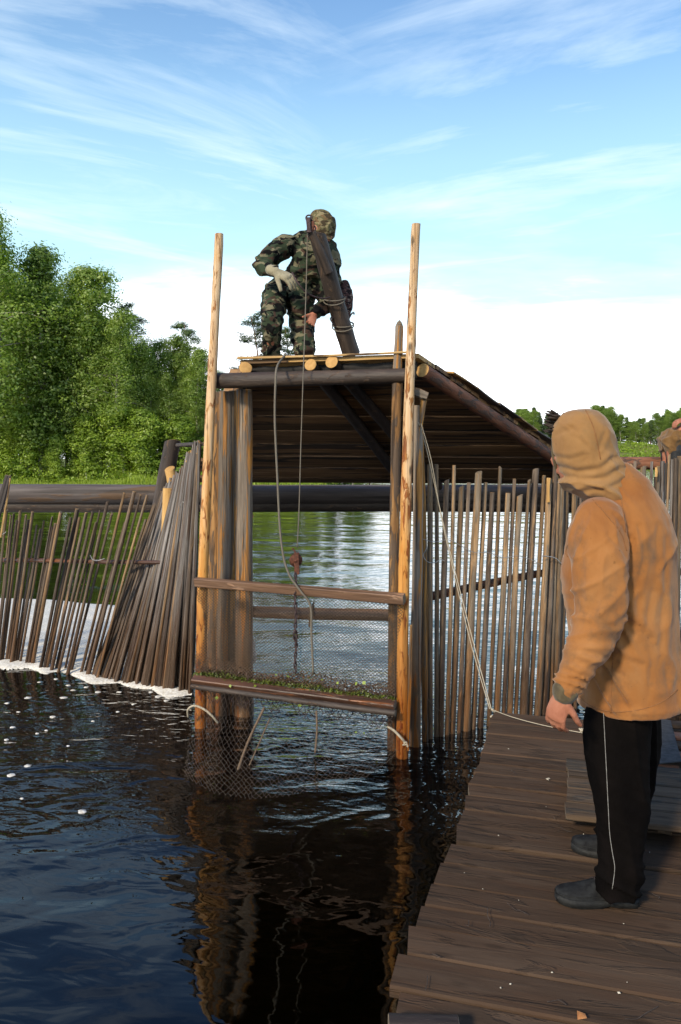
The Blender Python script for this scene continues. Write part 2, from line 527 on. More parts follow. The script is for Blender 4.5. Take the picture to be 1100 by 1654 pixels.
ROOFBOARD = wood('roof_board', (0.09, 0.048, 0.022), (0.24, 0.135, 0.065), (0.42, 0.26, 0.14), (26, 26, 1.2), patch=(0.05, 0.034, 0.024), patch_amt=0.34, patch_scale=(7, 7, .7), vary=.6)
EDGEWOOD = wood('edge_wood', (0.25, 0.14, 0.05), (0.42, 0.26, 0.10), (0.55, 0.38, 0.18), (30, 30, 2), patch=(0.12, 0.07, 0.035), patch_amt=0.35, vary=.1)
RAIL = wood('wet_rail', (0.05, 0.028, 0.016), (0.12, 0.065, 0.038), (0.22, 0.13, 0.08), (50, 50, 2.5), patch=(0.26, 0.15, 0.09), patch_amt=0.2, patch_scale=(14, 14, 3), vary=.1, rough=.5, spec=.4)
WETRAIL = wood('soaked_rail', (0.03, 0.016, 0.011), (0.075, 0.036, 0.022), (0.16, 0.07, 0.035), (50, 50, 2.5), patch=(0.19, 0.065, 0.02), patch_amt=0.3, patch_scale=(20, 20, 2.5), vary=.1, rough=.38, spec=.5)
DECKWOOD = wood('deck_board', (0.048, 0.029, 0.0185), (0.070, 0.043, 0.027), (0.092, 0.060, 0.039), (24, 24, 2.6), patch=(0.062, 0.040, 0.026), patch_amt=0.35, patch_scale=(9, 9, 2.0),
                cracks=.3, knots=0.35, vary=.16, rough=.9, spec=.12, stain=(0.10, 0.05, 0.026), stain_amt=.3)
DECKWOOD2 = wood('grey_deck_board', (0.050, 0.034, 0.022), (0.085, 0.057, 0.037), (0.12, 0.085, 0.056), (34, 34, 2.0), patch=(0.06, 0.048, 0.037), patch_amt=0.4, patch_scale=(9, 9, 2.2),
                 cracks=.6, knots=0.4, vary=.12, rough=.9, spec=.12)
CUTWOOD = wood('fresh_cut_wood', (0.34, 0.17, 0.05), (0.50, 0.29, 0.10), (0.62, 0.40, 0.17), (30, 30, 3), vary=.1)

ROPE_PALE = simple('pale_rope', (0.30, 0.25, 0.18), (0.48, 0.42, 0.32), 300, .9)
ROPE_GREY = simple('grey_rope', (0.10, 0.085, 0.065), (0.19, 0.165, 0.13), 300, .9)
ROPE_BROWN = simple('brown_rope', (0.10, 0.065, 0.04), (0.22, 0.15, 0.095), 200, .9)
NETCORD = simple('net_cord', (0.05, 0.035, 0.024), (0.12, 0.082, 0.055), 60, .8)
NETCORD2 = simple('lower_net_cord', (0.055, 0.038, 0.028), (0.13, 0.095, 0.07), 60, .7)
RUST = simple('rusty_iron', (0.06, 0.025, 0.017), (0.17, 0.065, 0.04), 60, .75, .5, metal=.3)
IRON = simple('dark_iron', (0.035, 0.025, 0.026), (0.09, 0.06, 0.06), 60, .55, .4, metal=.6)
TAR = simple('tar_paper', (0.010, 0.009, 0.009), (0.024, 0.021, 0.02), 12, .7, .5, .01)
FOAM = simple('foam', (0.55, 0.50, 0.41), (0.80, 0.77, 0.71), 45, .9, .7, .012)
WIRE = simple('wire', (0.25, 0.24, 0.23), (0.45, 0.44, 0.42), 60, .5, metal=.5)

def leaf_mat(name, c1, c2, c3, trans=0.35, nscale=0.35):
    m, nt, out = new_mat(name)
    rnd = nd(nt, 'ShaderNodeObjectInfo').outputs['Random']
    geo = nd(nt, 'ShaderNodeNewGeometry')
    n = nd(nt, 'ShaderNodeTexNoise', {0: geo.outputs['Position'], 'Scale': nscale, 'Detail': 3}).outputs[0]
    ri = geo.outputs['Random Per Island']
    f = math_(nt, 'ADD', math_(nt, 'MULTIPLY', n, 0.6), math_(nt, 'ADD', math_(nt, 'MULTIPLY', rnd, 0.35), math_(nt, 'MULTIPLY', ri, 0.25)))
    col = ramp(nt, f, [(0.3, c1), (0.58, c2), (0.85, c3)])
    d = nd(nt, 'ShaderNodeBsdfDiffuse', {0: col}).outputs[0]
    t = nd(nt, 'ShaderNodeBsdfTranslucent', {0: mix(nt, 1.0, col, (1.1, 1.25, 0.6), 'MULTIPLY')}).outputs[0]
    a = nd(nt, 'ShaderNodeMixShader', {0: trans, 1: d, 2: t}).outputs[0]
    g = nd(nt, 'ShaderNodeBsdfGlossy', {0: (1, 1, 1, 1), 'Roughness': 0.5}).outputs[0]
    s = nd(nt, 'ShaderNodeMixShader', {0: 0.03, 1: a, 2: g})
    nt.links.new(s.outputs[0], out.inputs[0])
    return m
LEAF = leaf_mat('broad_leaves', (0.13, 0.20, 0.035), (0.21, 0.30, 0.05), (0.32, 0.42, 0.085), .5)
LEAF_Y = leaf_mat('young_leaves', (0.12, 0.19, 0.02), (0.22, 0.32, 0.03), (0.32, 0.43, 0.05))
NEEDLE = leaf_mat('needles', (0.03, 0.058, 0.022), (0.065, 0.11, 0.035), (0.11, 0.17, 0.05), 0.15)
GRASS = leaf_mat('grass_blades', (0.13, 0.20, 0.016), (0.23, 0.32, 0.025), (0.33, 0.42, 0.04), 0.3, 0.25)
WEED = leaf_mat('pond_weed', (0.05, 0.065, 0.010), (0.12, 0.15, 0.02), (0.25, 0.30, 0.04), 0.3, 9.0)
WEED_BROWN = leaf_mat('rotten_weed', (0.03, 0.016, 0.01), (0.07, 0.035, 0.02), (0.13, 0.07, 0.03), 0.1, 9.0)
BIRCHBARK = simple('birch_bark', (0.16, 0.14, 0.12), (0.48, 0.45, 0.40), 3.0, .8, stretch=(1, 1, 3))
PINEBARK = simple('pine_bark', (0.10, 0.06, 0.04), (0.30, 0.16, 0.085), 2.0, .9)

def terrain_mat():
    m, nt, out = new_mat('bank_soil')
    geo = nd(nt, 'ShaderNodeNewGeometry').outputs['Position']
    n = nd(nt, 'ShaderNodeTexNoise', {0: geo, 'Scale': 0.06, 'Detail': 7, 'Roughness': .65}).outputs[0]
    n2 = nd(nt, 'ShaderNodeTexNoise', {0: geo, 'Scale': 1.2, 'Detail': 5, 'Roughness': .7}).outputs[0]
    f = math_(nt, 'ADD', math_(nt, 'MULTIPLY', n, .6), math_(nt, 'MULTIPLY', n2, .4))
    col = ramp(nt, f, [(0.36, (0.055, 0.10, 0.012)), (0.47, (0.12, 0.165, 0.022)), (0.55, (0.19, 0.19, 0.05)), (0.66, (0.25, 0.17, 0.085))])
    finish(nt, out, col, .95, n2, .6, .3)
    return m
TERRAIN = terrain_mat()
RIVERBED = simple('river_bed', (0.012, 0.008, 0.004), (0.035, 0.022, 0.01), 2.0, .9)

def water_mat():
    m, nt, out = new_mat('river_water')
    geo = nd(nt, 'ShaderNodeNewGeometry').outputs['Position']
    sep = nd(nt, 'ShaderNodeSeparateXYZ', {0: geo})
    def wn(scale, st, det, dist=0.0, loc=(0, 0, 0), rot=0):
        r_ = nd(nt, 'ShaderNodeMapping', {0: geo, 2: (0, 0, R(rot))}).outputs[0]
        mp = nd(nt, 'ShaderNodeMapping', {0: r_, 1: loc, 3: (st[0], st[1], 1)}).outputs[0]
        return nd(nt, 'ShaderNodeTexNoise', {0: mp, 'Scale': scale, 'Detail': det, 'Roughness': .5, 'Distortion': dist}).outputs[0]
    swell = wn(0.8, (0.8, 1.2), 1, .3, rot=20)
    mid = wn(3.0, (0.65, 1.2), 1.0, .9, (3, 5, 0), -14)
    mid2 = wn(6.5, (0.6, 1.3), 1.5, 1.0, (8, 1, 0), 12)
    fine = wn(13.0, (0.6, 1.4), 2, .6, (1, 9, 0), 10)
    # choppy round the weir, calm and smooth in the pool nearer the deck
    dx = math_(nt, 'SUBTRACT', sep.outputs[0], 0.1)
    dy = math_(nt, 'SUBTRACT', sep.outputs[1], 6.6)
    d = math_(nt, 'SQRT', math_(nt, 'ADD', math_(nt, 'MULTIPLY', math_(nt, 'MULTIPLY', dx, dx), 0.25), math_(nt, 'MULTIPLY', math_(nt, 'MULTIPLY', dy, dy), 0.6)))
    chop = ramp(nt, math_(nt, 'MULTIPLY', d, 0.25), [(0.15, 1.0), (0.32, 0.25), (0.6, 0.0)])
    far = ramp(nt, math_(nt, 'DIVIDE', sep.outputs[1], 60.0), [(0.10, 0.0), (0.15, 1.0), (0.3, 0.6), (0.6, 0.2)])
    near = ramp(nt, math_(nt, 'DIVIDE', sep.outputs[1], 8.0), [(0.36, 0.10), (0.50, 0.42), (0.72, 0.90), (0.97, 0.28)])
    h = math_(nt, 'MULTIPLY', swell, 0.060)
    h = math_(nt, 'ADD', h, math_(nt, 'MULTIPLY', math_(nt, 'MULTIPLY', mid, near), 0.033))
    h = math_(nt, 'ADD', h, math_(nt, 'MULTIPLY', math_(nt, 'MULTIPLY', mid2, near), 0.010))
    h = math_(nt, 'ADD', h, math_(nt, 'MULTIPLY', math_(nt, 'MULTIPLY', fine, math_(nt, 'MAXIMUM', chop, math_(nt, 'MULTIPLY', far, 0.25))), 0.013))
    farw = wn(1.8, (0.5, 1.6), 3, .5, (1, 2, 0))
    h = math_(nt, 'ADD', h, math_(nt, 'MULTIPLY', math_(nt, 'MULTIPLY', farw, far), 0.008))
    b = nd(nt, 'ShaderNodeBump', {'Strength': 1.0, 'Distance': 1.0, 'Height': h}).outputs[0]
    fr = nd(nt, 'ShaderNodeFresnel', {'IOR': 1.40, 'Normal': b}).outputs[0]
    fr = math_(nt, 'MULTIPLY', fr, 1.12, True)
    gl = nd(nt, 'ShaderNodeBsdfGlossy', {0: (1, 1, 1, 1), 'Roughness': 0.02, 'Normal': b}).outputs[0]
    tr = nd(nt, 'ShaderNodeBsdfTransparent', {0: (0.30, 0.17, 0.07, 1)}).outputs[0]
    s = nd(nt, 'ShaderNodeMixShader', {0: fr, 1: tr, 2: gl})
    nt.links.new(s.outputs[0], out.inputs[0])
    return m
WATER = water_mat()

def cloth_mat(name, c1, c2, c3, dirt=None, scale=3.0, spec=.15, rough=.9, weave=700, sheen=.2, dirt_amt=.6, warm=None):
    m, nt, out = new_mat(name)
    tc = nd(nt, 'ShaderNodeTexCoord').outputs['Object']
    n = nd(nt, 'ShaderNodeTexNoise', {0: tc, 'Scale': scale, 'Detail': 6, 'Roughness': .6, 'Distortion': .5}).outputs[0]
    col = ramp(nt, n, [(0.32, c1), (0.5, c2), (0.68, c3)])
    if dirt:
        dn = nd(nt, 'ShaderNodeTexNoise', {0: nd(nt, 'ShaderNodeMapping', {0: tc, 1: (4.3, 1.7, 2.2)}).outputs[0], 'Scale': scale * 1.9, 'Detail': 5, 'Roughness': .65}).outputs[0]
        col = mix(nt, math_(nt, 'MULTIPLY', ramp(nt, dn, [(0.53, 0.0), (0.70, 1.0)]), dirt_amt), col, dirt)
        dv = nd(nt, 'ShaderNodeTexNoise', {0: tc, 'Scale': 55, 'Detail': 2}).outputs[0]
        col = mix(nt, math_(nt, 'MULTIPLY', ramp(nt, dv, [(0.70, 0.0), (0.78, 1.0)]), 0.4), col, tuple(x * .3 for x in c1))
    w = nd(nt, 'ShaderNodeTexNoise', {0: tc, 'Scale': weave, 'Detail': 1}).outputs[0]
    b1 = nd(nt, 'ShaderNodeTexNoise', {0: nd(nt, 'ShaderNodeMapping', {0: tc, 3: (1, 1, .45)}).outputs[0], 'Scale': 28, 'Detail': 4, 'Distortion': 1.2}).outputs[0]
    h = math_(nt, 'ADD', math_(nt, 'MULTIPLY', w, .12), b1)
    finish(nt, out, col, rough, h, .35, .006, spec, extra={'Sheen Weight': sheen, 'Sheen Roughness': .5})
    return m
CANVAS = cloth_mat('orange_canvas', (0.225, 0.084, 0.022), (0.285, 0.118, 0.034), (0.335, 0.160, 0.058), dirt=(0.12, 0.07, 0.036), scale=3.2, dirt_amt=.8)
CANVAS_TAN = cloth_mat('tan_canvas', (0.22, 0.110, 0.038), (0.27, 0.142, 0.052), (0.31, 0.172, 0.07), dirt=(0.15, 0.10, 0.045), scale=5, dirt_amt=.4)
SEAM = simple('seam_thread', (0.20, 0.085, 0.03), (0.27, 0.125, 0.05), 90, .9)
CUFF = cloth_mat('cuff_cloth', (0.05, 0.038, 0.02), (0.085, 0.065, 0.036), (0.13, 0.10, 0.055), scale=20)
BLACKCLOTH = cloth_mat('black_cloth', (0.0028, 0.0022, 0.0022), (0.004, 0.0032, 0.003), (0.006, 0.0045, 0.0043), scale=6, sheen=0, rough=.9, spec=.03)
BROWNCLOTH = cloth_mat('brown_cloth', (0.11, 0.055, 0.02), (0.16, 0.085, 0.03), (0.21, 0.12, 0.05), scale=8)
SHOE = simple('grey_shoe', (0.010, 0.010, 0.011), (0.022, 0.023, 0.024), 40, .8, .5, .003, spec=.08)
SOLE = simple('shoe_sole', (0.006, 0.006, 0.006), (0.016, 0.016, 0.015), 60, .7, .4)
PIPING = simple('pale_piping', (0.16, 0.15, 0.14), (0.26, 0.25, 0.23), 60, .7)
LACE = simple('shoe_lace', (0.012, 0.010, 0.010), (0.03, 0.02, 0.02), 60, .8)
SKIN = cloth_mat('skin', (0.27, 0.10, 0.058), (0.35, 0.14, 0.085), (0.40, 0.18, 0.115), scale=18, rough=.5, weave=900, sheen=0)
GLOVE = cloth_mat('work_glove', (0.20, 0.175, 0.115), (0.29, 0.255, 0.17), (0.36, 0.32, 0.22), scale=25)
HAIR = simple('dark_hair', (0.012, 0.008, 0.006), (0.035, 0.022, 0.015), 80, .6)
RUBBER = simple('black_rubber', (0.012, 0.012, 0.013), (0.03, 0.03, 0.032), 20, .5)

def camo(name, scale=9.0, k=1.0, cols=None):
    m, nt, out = new_mat(name)
    tc = nd(nt, 'ShaderNodeTexCoord').outputs['Object']
    mp = nd(nt, 'ShaderNodeMapping', {0: tc, 3: (1.2, 1.2, 2.0)}).outputs[0]
    def nz(o, s):
        return nd(nt, 'ShaderNodeTexNoise', {0: nd(nt, 'ShaderNodeMapping', {0: mp, 1: o}).outputs[0], 'Scale': s, 'Detail': 2, 'Roughness': .5, 'Distortion': .6}).outputs[0]
    c = cols or [(0.15, 0.135, 0.085), (0.036, 0.050, 0.030), (0.055, 0.034, 0.026), (0.007, 0.007, 0.007)]
    c = [tuple(x * k for x in q) for q in c]
    col = mix(nt, ramp(nt, nz((0, 0, 0), scale), [(0.44, 0.0), (0.46, 1.0)]), c[0], c[1])
    col = mix(nt, ramp(nt, nz((5, 2, 1), scale), [(0.55, 0.0), (0.57, 1.0)]), col, c[2])
    col = mix(nt, ramp(nt, nz((9, 7, 3), scale * 1.1), [(0.53, 0.0), (0.55, 1.0)]), col, c[3])
    b = nd(nt, 'ShaderNodeTexNoise', {0: tc, 'Scale': 30, 'Detail': 4, 'Distortion': 1}).outputs[0]
    finish(nt, out, col, .9, b, .5, .008, .1)
    return m
CAMO = camo('camouflage', 8.5)
CAMO_CAP = camo('camouflage_cap', 16, 1.0, [(0.22, 0.18, 0.10), (0.11, 0.10, 0.05), (0.14, 0.09, 0.045), (0.05, 0.037, 0.022)])
CAMO_BAG = camo('patterned_bag', 22, 1.0, [(0.16, 0.09, 0.07), (0.08, 0.04, 0.035), (0.22, 0.17, 0.14), (0.02, 0.014, 0.014)])
# ------------------------------------------------------------------ terrain and water
def shore(X, Y):
    """signed metres inland (positive on land) of the far banks, and the near bank behind the camera"""
    yl = 57 + 138 / (1 + np.exp(-(X - 3.5) / 1.3)) + 1.5 * np.sin(X * .21) + .8 * np.sin(X * .57 + 1)
    return np.maximum(Y - yl, -9 - Y - 0.2 * np.abs(X - 1))
def height(X, Y):
    d = shore(X, Y)
    P = np.stack([X * .15, Y * .15, X * 0], 1)
    n = fbm(P, 3, 3) - .5
    land = 0.10 + 0.9 * (1 - np.exp(-np.maximum(d, 0) / 9)) + n * np.clip(d / 4, 0, 1) * .5
    far = np.clip((Y - 196) / 32, 0, 1) * np.clip((X - 6) / 20, 0, 1)
    land = land + far ** .8 * (5.3 + n * 1.2)
    bed = -np.minimum(1.7, .10 + np.maximum(-d, 0) * .35)
    return np.where(d > 0, land, np.maximum(bed, -1.7))
def axis_coords(lo, hi, fine_lo, fine_hi, step, grow=1.25):
    a = list(np.arange(fine_lo, fine_hi + 1e-6, step))
    s = step
    while a[0] > lo:
        s *= grow
        a.insert(0, a[0] - s)
    s = step
    while a[-1] < hi:
        s *= grow
        a.append(a[-1] + s)
    return np.array(a)
def grid_faces(nx, ny):
    i, j = np.meshgrid(np.arange(nx - 1), np.arange(ny - 1))
    a = (j * nx + i).ravel()
    return np.stack([a, a + 1, a + nx + 1, a + nx], 1)
gx = axis_coords(-2500, 2500, -60, 120, 1.6)
gy = np.concatenate([axis_coords(-1200, 20, -20, 20, 2.5)[:-1], np.arange(21, 262, 1.6)])
s_, e_ = 1.6, gy[-1]
ext = []
while e_ < 3000:
    s_ *= 1.25
    e_ += s_
    ext.append(e_)
gy = np.unique(np.concatenate([gy, ext]))
GX, GY = np.meshgrid(gx, gy)
Z = height(GX.ravel(), GY.ravel())
ter = link('terrain', fastmesh('terrain', np.stack([GX.ravel(), GY.ravel(), Z], 1), grid_faces(len(gx), len(gy)), TERRAIN, True))
kind(ter, 'structure')
wx = axis_coords(-2400, 2400, -6, 6, 1.0, 1.4)
wy = axis_coords(-1100, 2900, -6, 12, 1.0, 1.4)
WX, WY = np.meshgrid(wx, wy)
wat = link('river_water', fastmesh('river_water', np.stack([WX.ravel(), WY.ravel(), WX.ravel() * 0], 1), grid_faces(len(wx), len(wy)), WATER, True))
kind(wat, 'structure')

# ------------------------------------------------------------------ stakes
def lump_stick(seed, thick=0):
    return log_mesh('stake', 1.0, 1.0, 0.74, [], seed=seed, n=8, rings=9, bend=0.35 if not thick else .2, lump=.16, top='flat' if seed % 3 else 'slant_half', capz=.012)
def stick_set(mat, k=5, base=0):
    out = []
    for s in range(k):
        me = lump_stick(base + s)
        me.materials.append(mat)
        me.materials.append(END if s % 3 == 0 else END_GREY)
        out.append(me)
    return out
S_DARK, S_GREY, S_BROWN = stick_set(STAKE, 6, 10), stick_set(STAKE_GREY, 6, 30), stick_set(STAKE_R, 6, 50)
def stake(p0, p1, r, meshes, parent, name='stake'):
    """p0 at the water line; run on to 0.55 m under it"""
    p0, p1 = Vector(p0), Vector(p1)
    d = p1 - p0
    q = p0 - d * (0.55 / d.z)
    L = (p1 - q).length
    rot = quat_to(d) @ Matrix.Rotation(random.uniform(0, 6.28), 3, 'Z').to_quaternion()
    return link(name, random.choice(meshes), parent, q, rot, (r, r, L))
def line_base(px, z, a, b):
    u = (px - 550) / FPX
    Y = (a - b * u * (z - CAMZ) * math.sin(PITCH)) / (1 - b * u * math.cos(PITCH))
    return Vector((u * (Y * math.cos(PITCH) - (z - CAMZ) * math.sin(PITCH)), Y, z))
def line_top(px, py, a, b):
    Y = a
    for _ in range(12):
        Y = a + b * at(px, py, Y).x
    return at(px, py, Y)

# left fence of leaning stakes
LA, LB = 6.18, -0.52
lf = thing('stake_fence', 'long fence of thin grey-brown stakes leaning right, white foam showing through its lower half', 'fence', line_base(60, 0, LA, LB))
tops = [(-175, 420), (-140, 400), (-105, 430), (-70, 410), (-40, 405), (-8, 430), (35, 402), (72, 418), (88, 455), (107, 402), (136, 424), (150, 450), (170, 410), (192, 478), (212, 500), (230, 456),
        (272, 436), (290, 470), (318, 412), (370, 440), (402, 395), (416, 440), (452, 414), (486, 412), (502, 464), (562, 356), (585, 420), (650, 312), 
        (702, 305), (735, 322), (768, 322), (762, 450)]
for i, (tx, ty) in enumerate(tops):
    lean = 70 + max(tx, 0) / 770 * 190
    for rep in range(1):
        bx = (tx - lean) / 3.235
        b_ = line_base(bx, 0, LA + random.uniform(-.05, .05), LB)
        t_ = line_top(tx / 3.235, 700 + ty / 3.235, LA + .12 + random.uniform(-.05, .05), LB)
        stake(b_, t_, random.choice([.014, .017, .020, .024, .016]), S_DARK if i % 3 else S_BROWN, lf)
for i in range(7):        # shorter thin ones between
    bx = -40 + i * 29 + random.uniform(-4, 4)
    lean = (80 + max(bx, 0) * 0.9) / 3.235 + random.uniform(-4, 4)
    b_ = line_base(bx, 0, LA + .08, LB)
    t_ = line_top(bx + lean, 835 + random.uniform(-25, 20), LA + .2, LB)
    stake(b_, t_, random.uniform(.011, .016), S_DARK, lf)
pole('rail', line_top(-90, 905, LA + .13, LB), line_top(262, 908, LA + .13, LB), .026, .020, [WETRAIL, END_GREY], lf, seed=5, bend=.02)
rope_obj('wire', [line_top(146, 897, LA - .0, LB), line_top(150, 904, LA - .04, LB), line_top(160, 905, LA - .05, LB), line_top(169, 902, LA - .02, LB)], .0035, WIRE, lf)
rope_obj('wire', [line_top(-3, 862, LA, LB), line_top(4, 863, LA - .04, LB), line_top(10, 859, LA - .03, LB)], .0035, WIRE, lf)

# the fan of stakes leaning against the gate
fan = thing('stake_fan', 'dense fan of grey stakes spreading downwards from beside the left gate pole', 'fence', line_base(230, 0, LA, LB))
NF = 84
for i in range(NF):
    u = i / (NF - 1)
    bx = 150 + 160 * u + random.uniform(-1.5, 1.5)
    by = line_base(bx, 0, LA + .02, LB)
    tx = 246 + 78 * u ** .62 + random.uniform(-2, 2)
    ty = 812 - 92 * min(1, u * 1.25) ** .8 + random.uniform(-8, 14)
    Yt = 7.75 - 1.45 * u
    tp = at(tx, ty, Yt + random.uniform(-.03, .05))
    stake(by + Vector((0, random.uniform(-.05, .05), 0)), tp, random.uniform(.013, .021), S_GREY if (u > .15 and i % 5) else (S_DARK if i % 2 else S_BROWN), fan)
rope_obj('wire', [at(291, 820, 6.85), at(294, 811, 6.8), at(300, 812, 6.78), at(305, 806, 6.8)], .0035, WIRE, fan)

# right fence
RA, RB = 5.41, 0.55
rf = thing('stake_fence', 'fence of upright thin stakes between the right gate pole and the wooden deck', 'fence', line_base(790, 0, RA, RB))
rs = [(108, 285, 135, .021), (160, 325, 160, .026), (192, 325, 190, .020), (238, 402, 212, .027), (276, 330, 240, .019), (312, 430, 268, .026), (348, 412, 298, .020), (392, 362, 335, .036),
      (427, 412, 368, .021), (458, 460, 403, .026), (497, 340, 440, .019), (534, 462, 475, .028), (564, 395, 510, .018), (590, 472, 541, .028), (634, 402, 572, .018), (665, 350, 604, .036),
      (705, 378, 636, .021), (730, 395, 668, .029), (762, 330, 705, .030), (778, 352, 735, .022), (790, 402, 757, .030), (803, 400, 775, .018), (815, 412, 790, .020), (850, 462, 822, .028), (878, 470, 850, .024)]
for i, (tx, ty, bx, r) in enumerate(rs):
    b_ = line_base(640 + bx / 2.953, 0, RA, RB)
    t_ = line_top(640 + tx / 2.953, 640 + ty / 2.953, RA + random.uniform(-.02, .02), RB)
    o = stake(b_, t_, r * 1.0, S_BROWN if i % 3 else S_DARK, rf)
# lighter split face near the top of one stake
p = line_top(886.5, 772, RA - .05, RB)
q = line_top(885, 811, RA - .05, RB)
plank('split_face', q, p, .026, .008, (0, -1, 0), [CUTWOOD, END], rf, seed=3, segs=3)
pole('rail', line_top(676, 968, RA + .09, RB), line_top(899, 921, RA + .09, RB), .034, .030, [REDBARK, END_GREY], rf, seed=6, bend=.015)
rope_obj('wire', [line_top(x, y, RA - .05, RB) for x, y in ((676, 868), (700, 875), (724, 872), (742, 880), (765, 892), (790, 893), (812, 901), (835, 898), (858, 904), (872, 912))], .0022, WIRE, rf, n=4)
rope_obj('wire', [line_top(x, y, RA - .05, RB) for x, y in ((690, 884), (684, 897), (690, 907), (702, 909), (711, 904), (718, 906))], .003, WIRE, rf)
rope_obj('wire', [line_top(x, y, RA - .07, RB) for x, y in ((875, 898), (887, 899), (898, 902), (906, 910))], .004, WIRE, rf)
rope_obj('wire', [line_top(x, y, RA - .05, RB) for x, y in ((688, 1124), (700, 1140), (716, 1152), (730, 1166))], .0022, ROPE_BROWN, rf, n=4)

# far right fence behind the hooded man
FA, FB = 6.0, 0.42
ff = thing('stake_fence', 'short-topped stake fence behind the hooded man at the right edge of the picture', 'fence', line_base(1050, 0, FA, FB))
ft = [(916, 800, .026), (931, 795, .024), (946, 770, .022), (958, 772, .02), (970, 766, .024), (982, 775, .02), (994, 770, .025), (1008, 765, .02), (1020.5, 751, .018), (1026, 745, .020), (1039, 754, .034),
      (1053, 745.5, .018), (1058, 770, .013), (1063, 753, .026), (1070, 745, .027), (1075, 748, .018), (1081, 735, .017), (1086, 742, .02), (1092, 740, .026), (1098, 737, .034),
      (1112, 742, .028), (1124, 748, .024), (1137, 740, .03), (1150, 745, .022), (1164, 741, .03), (1178, 748, .024)]
for i, (tx, ty, r) in enumerate(ft):
    bx = tx - 8 - random.uniform(0, 5)
    stake(line_base(bx, 0, FA, FB), line_top(tx, ty, FA + random.uniform(-.03, .03), FB), r, (S_DARK, S_BROWN, S_GREY)[i % 3], ff)
pole('rail', line_top(900, 928, FA + .09, FB), line_top(1190, 922, FA + .09, FB), .036, .033, [REDBARK, END_GREY], ff, seed=9, bend=.01)
plank('split_face', line_top(1060, 770, FA - .06, FB), line_top(1060, 755, FA - .06, FB), .022, .008, (0, -1, 0), [CUTWOOD, END], ff, seed=4, segs=2)

# ------------------------------------------------------------------ big logs behind
o = pole('log', at(-120, 797, 9.0), at(1010, 797, 9.0), .115, .105, [BIGLOG, END_GREY], None, seed=21, n=16, rings=24, bend=.015, lump=.02)
tag(o, 'long thick weathered log lying level behind the fences and under the roof', 'log')
o = pole('log', at(-120, 817, 9.05), at(1010, 818, 9.05), .080, .082, [DARKBARK, END_GREY], None, seed=22, n=14, rings=20, bend=.015, lump=.02)
tag(o, 'darker thin log directly underneath the long weathered log', 'log')
o = pole('log', at(985, 749, 8.15), at(1330, 752, 8.15), .068, .062, [REDBARK, END_GREY], None, seed=23, n=14, rings=12, bend=.01, lump=.03)
tag(o, 'reddish-brown level log just above the fence tops under the seated person', 'log')
FARLOG = o

# timbers at the left end of the fan
o = pole('leaning_timber', at(243, 905, 7.85), at(279, 714, 7.7), .088, .078, [DARKBARK, END], None, seed=31, top='slant_half', n=14)
tag(o, 'short dark bark-covered timber with a pale cut top, leaning behind the stake fan', 'timber')
o = plank('split_board', at(262, 812, 7.75), at(271, 757, 7.7), .035, .05, (-.4, -1, 0), [EDGEWOOD, END], None, seed=32, segs=4)
tag(o, 'narrow split strip with red edge on the left side of the dark leaning timber', 'timber')
o = pole('sawn_stub', at(283, 800, 7.6), at(274, 757, 7.6), .050, .050, [CUTWOOD, END], None, seed=33, n=14, rings=4, top='slant_half')
tag(o, 'barked yellow stub tilted against the dark leaning timber, the upper one of two', 'timber')
o = pole('sawn_stub', at(269, 905, 7.3), at(272, 789, 7.3), .054, .052, [CUTWOOD, END], None, seed=34, n=14, rings=5)
tag(o, 'upright yellow peeled stub with flat pale top, the lower one beside the stake fan', 'timber')
o = pole('red_log_end', at(288, 810, 7.9), at(293, 776, 7.35), .062, .060, [REDBARK, REDBARK], None, seed=35, n=14, rings=4)
tag(o, 'red-brown rounded log end peeping out behind the upper edge of the stake fan', 'timber')
o = plank('split_stake', at(-16, 872, 7.5), at(13, 768, 7.5), .075, .035, (0, -1, 0), [BIGLOG, EDGEWOOD], None, seed=36, taper=.3, warp=.006)
tag(o, 'rough split slab standing in front of the long log at the far left edge', 'timber')
b0 = plank('split_sliver', at(1, 868, 7.44), at(17, 772, 7.44), .016, .012, (0, -1, 0), [EDGEWOOD, END], None, seed=37, segs=4)
tag(b0, 'thin yellow sliver on the right side of the rough slab at the far left edge', 'timber')

# ------------------------------------------------------------------ gate frame
gate = thing('gate_frame', 'tall timber gate frame with two pale peeled poles and a dark crossbeam', 'gate', (-.35, 5.8, 0))
P_ = [PEELED, END]
def bent_pole(name, pts, r0, r1, mats, parent, seed):
    """pole through several points, smooth-bent; local z up from its foot"""
    pts = smooth_path(pts, 5)
    b = pts[0].copy()
    rnd = random.Random(seed)
    n = 14
    N = len(pts)
    V, F = [], []
    for i, p in enumerate(pts):
        t = i / (N - 1)
        r = r0 + (r1 - r0) * t
        kb = rnd.uniform(0, 6.28)
        for k in range(n):
            a = 2 * math.pi * k / n
            e = 1 + rnd.uniform(-.035, .035) + .09 * max(0, math.cos(a - kb)) ** 6
            V.append((p.x - b.x + math.cos(a) * r * e, p.y - b.y + math.sin(a) * r * e, p.z - b.z))
    for i in range(N - 1):
        for k in range(n):
            a, c = i * n + k, i * n + (k + 1) % n
            F.append((a, c, c + n, a + n))
    mb = MB().add(V, F, 0)
    mb.add(V[-n:], [tuple(range(n))], 1)
    return link(name, mb.mesh(name, mats), parent, b)
bent_pole('pole', [at(325, 1275, 6.02), at(324, 1160, 6.02), at(326, 1000, 6.03), at(331, 850, 6.04), at(341, 640, 6.05), at(347, 520, 6.05), at(354, 378, 6.05)], .047, .0315, P_, gate, 1)
bent_pole('pole', [at(650, 1300, 5.40), at(650, 1190, 5.40), at(651, 1000, 5.40), at(656, 800, 5.41), at(661, 640, 5.42), at(666, 500, 5.42), at(672, 362, 5.42)], .046, .0285, P_, gate, 2)
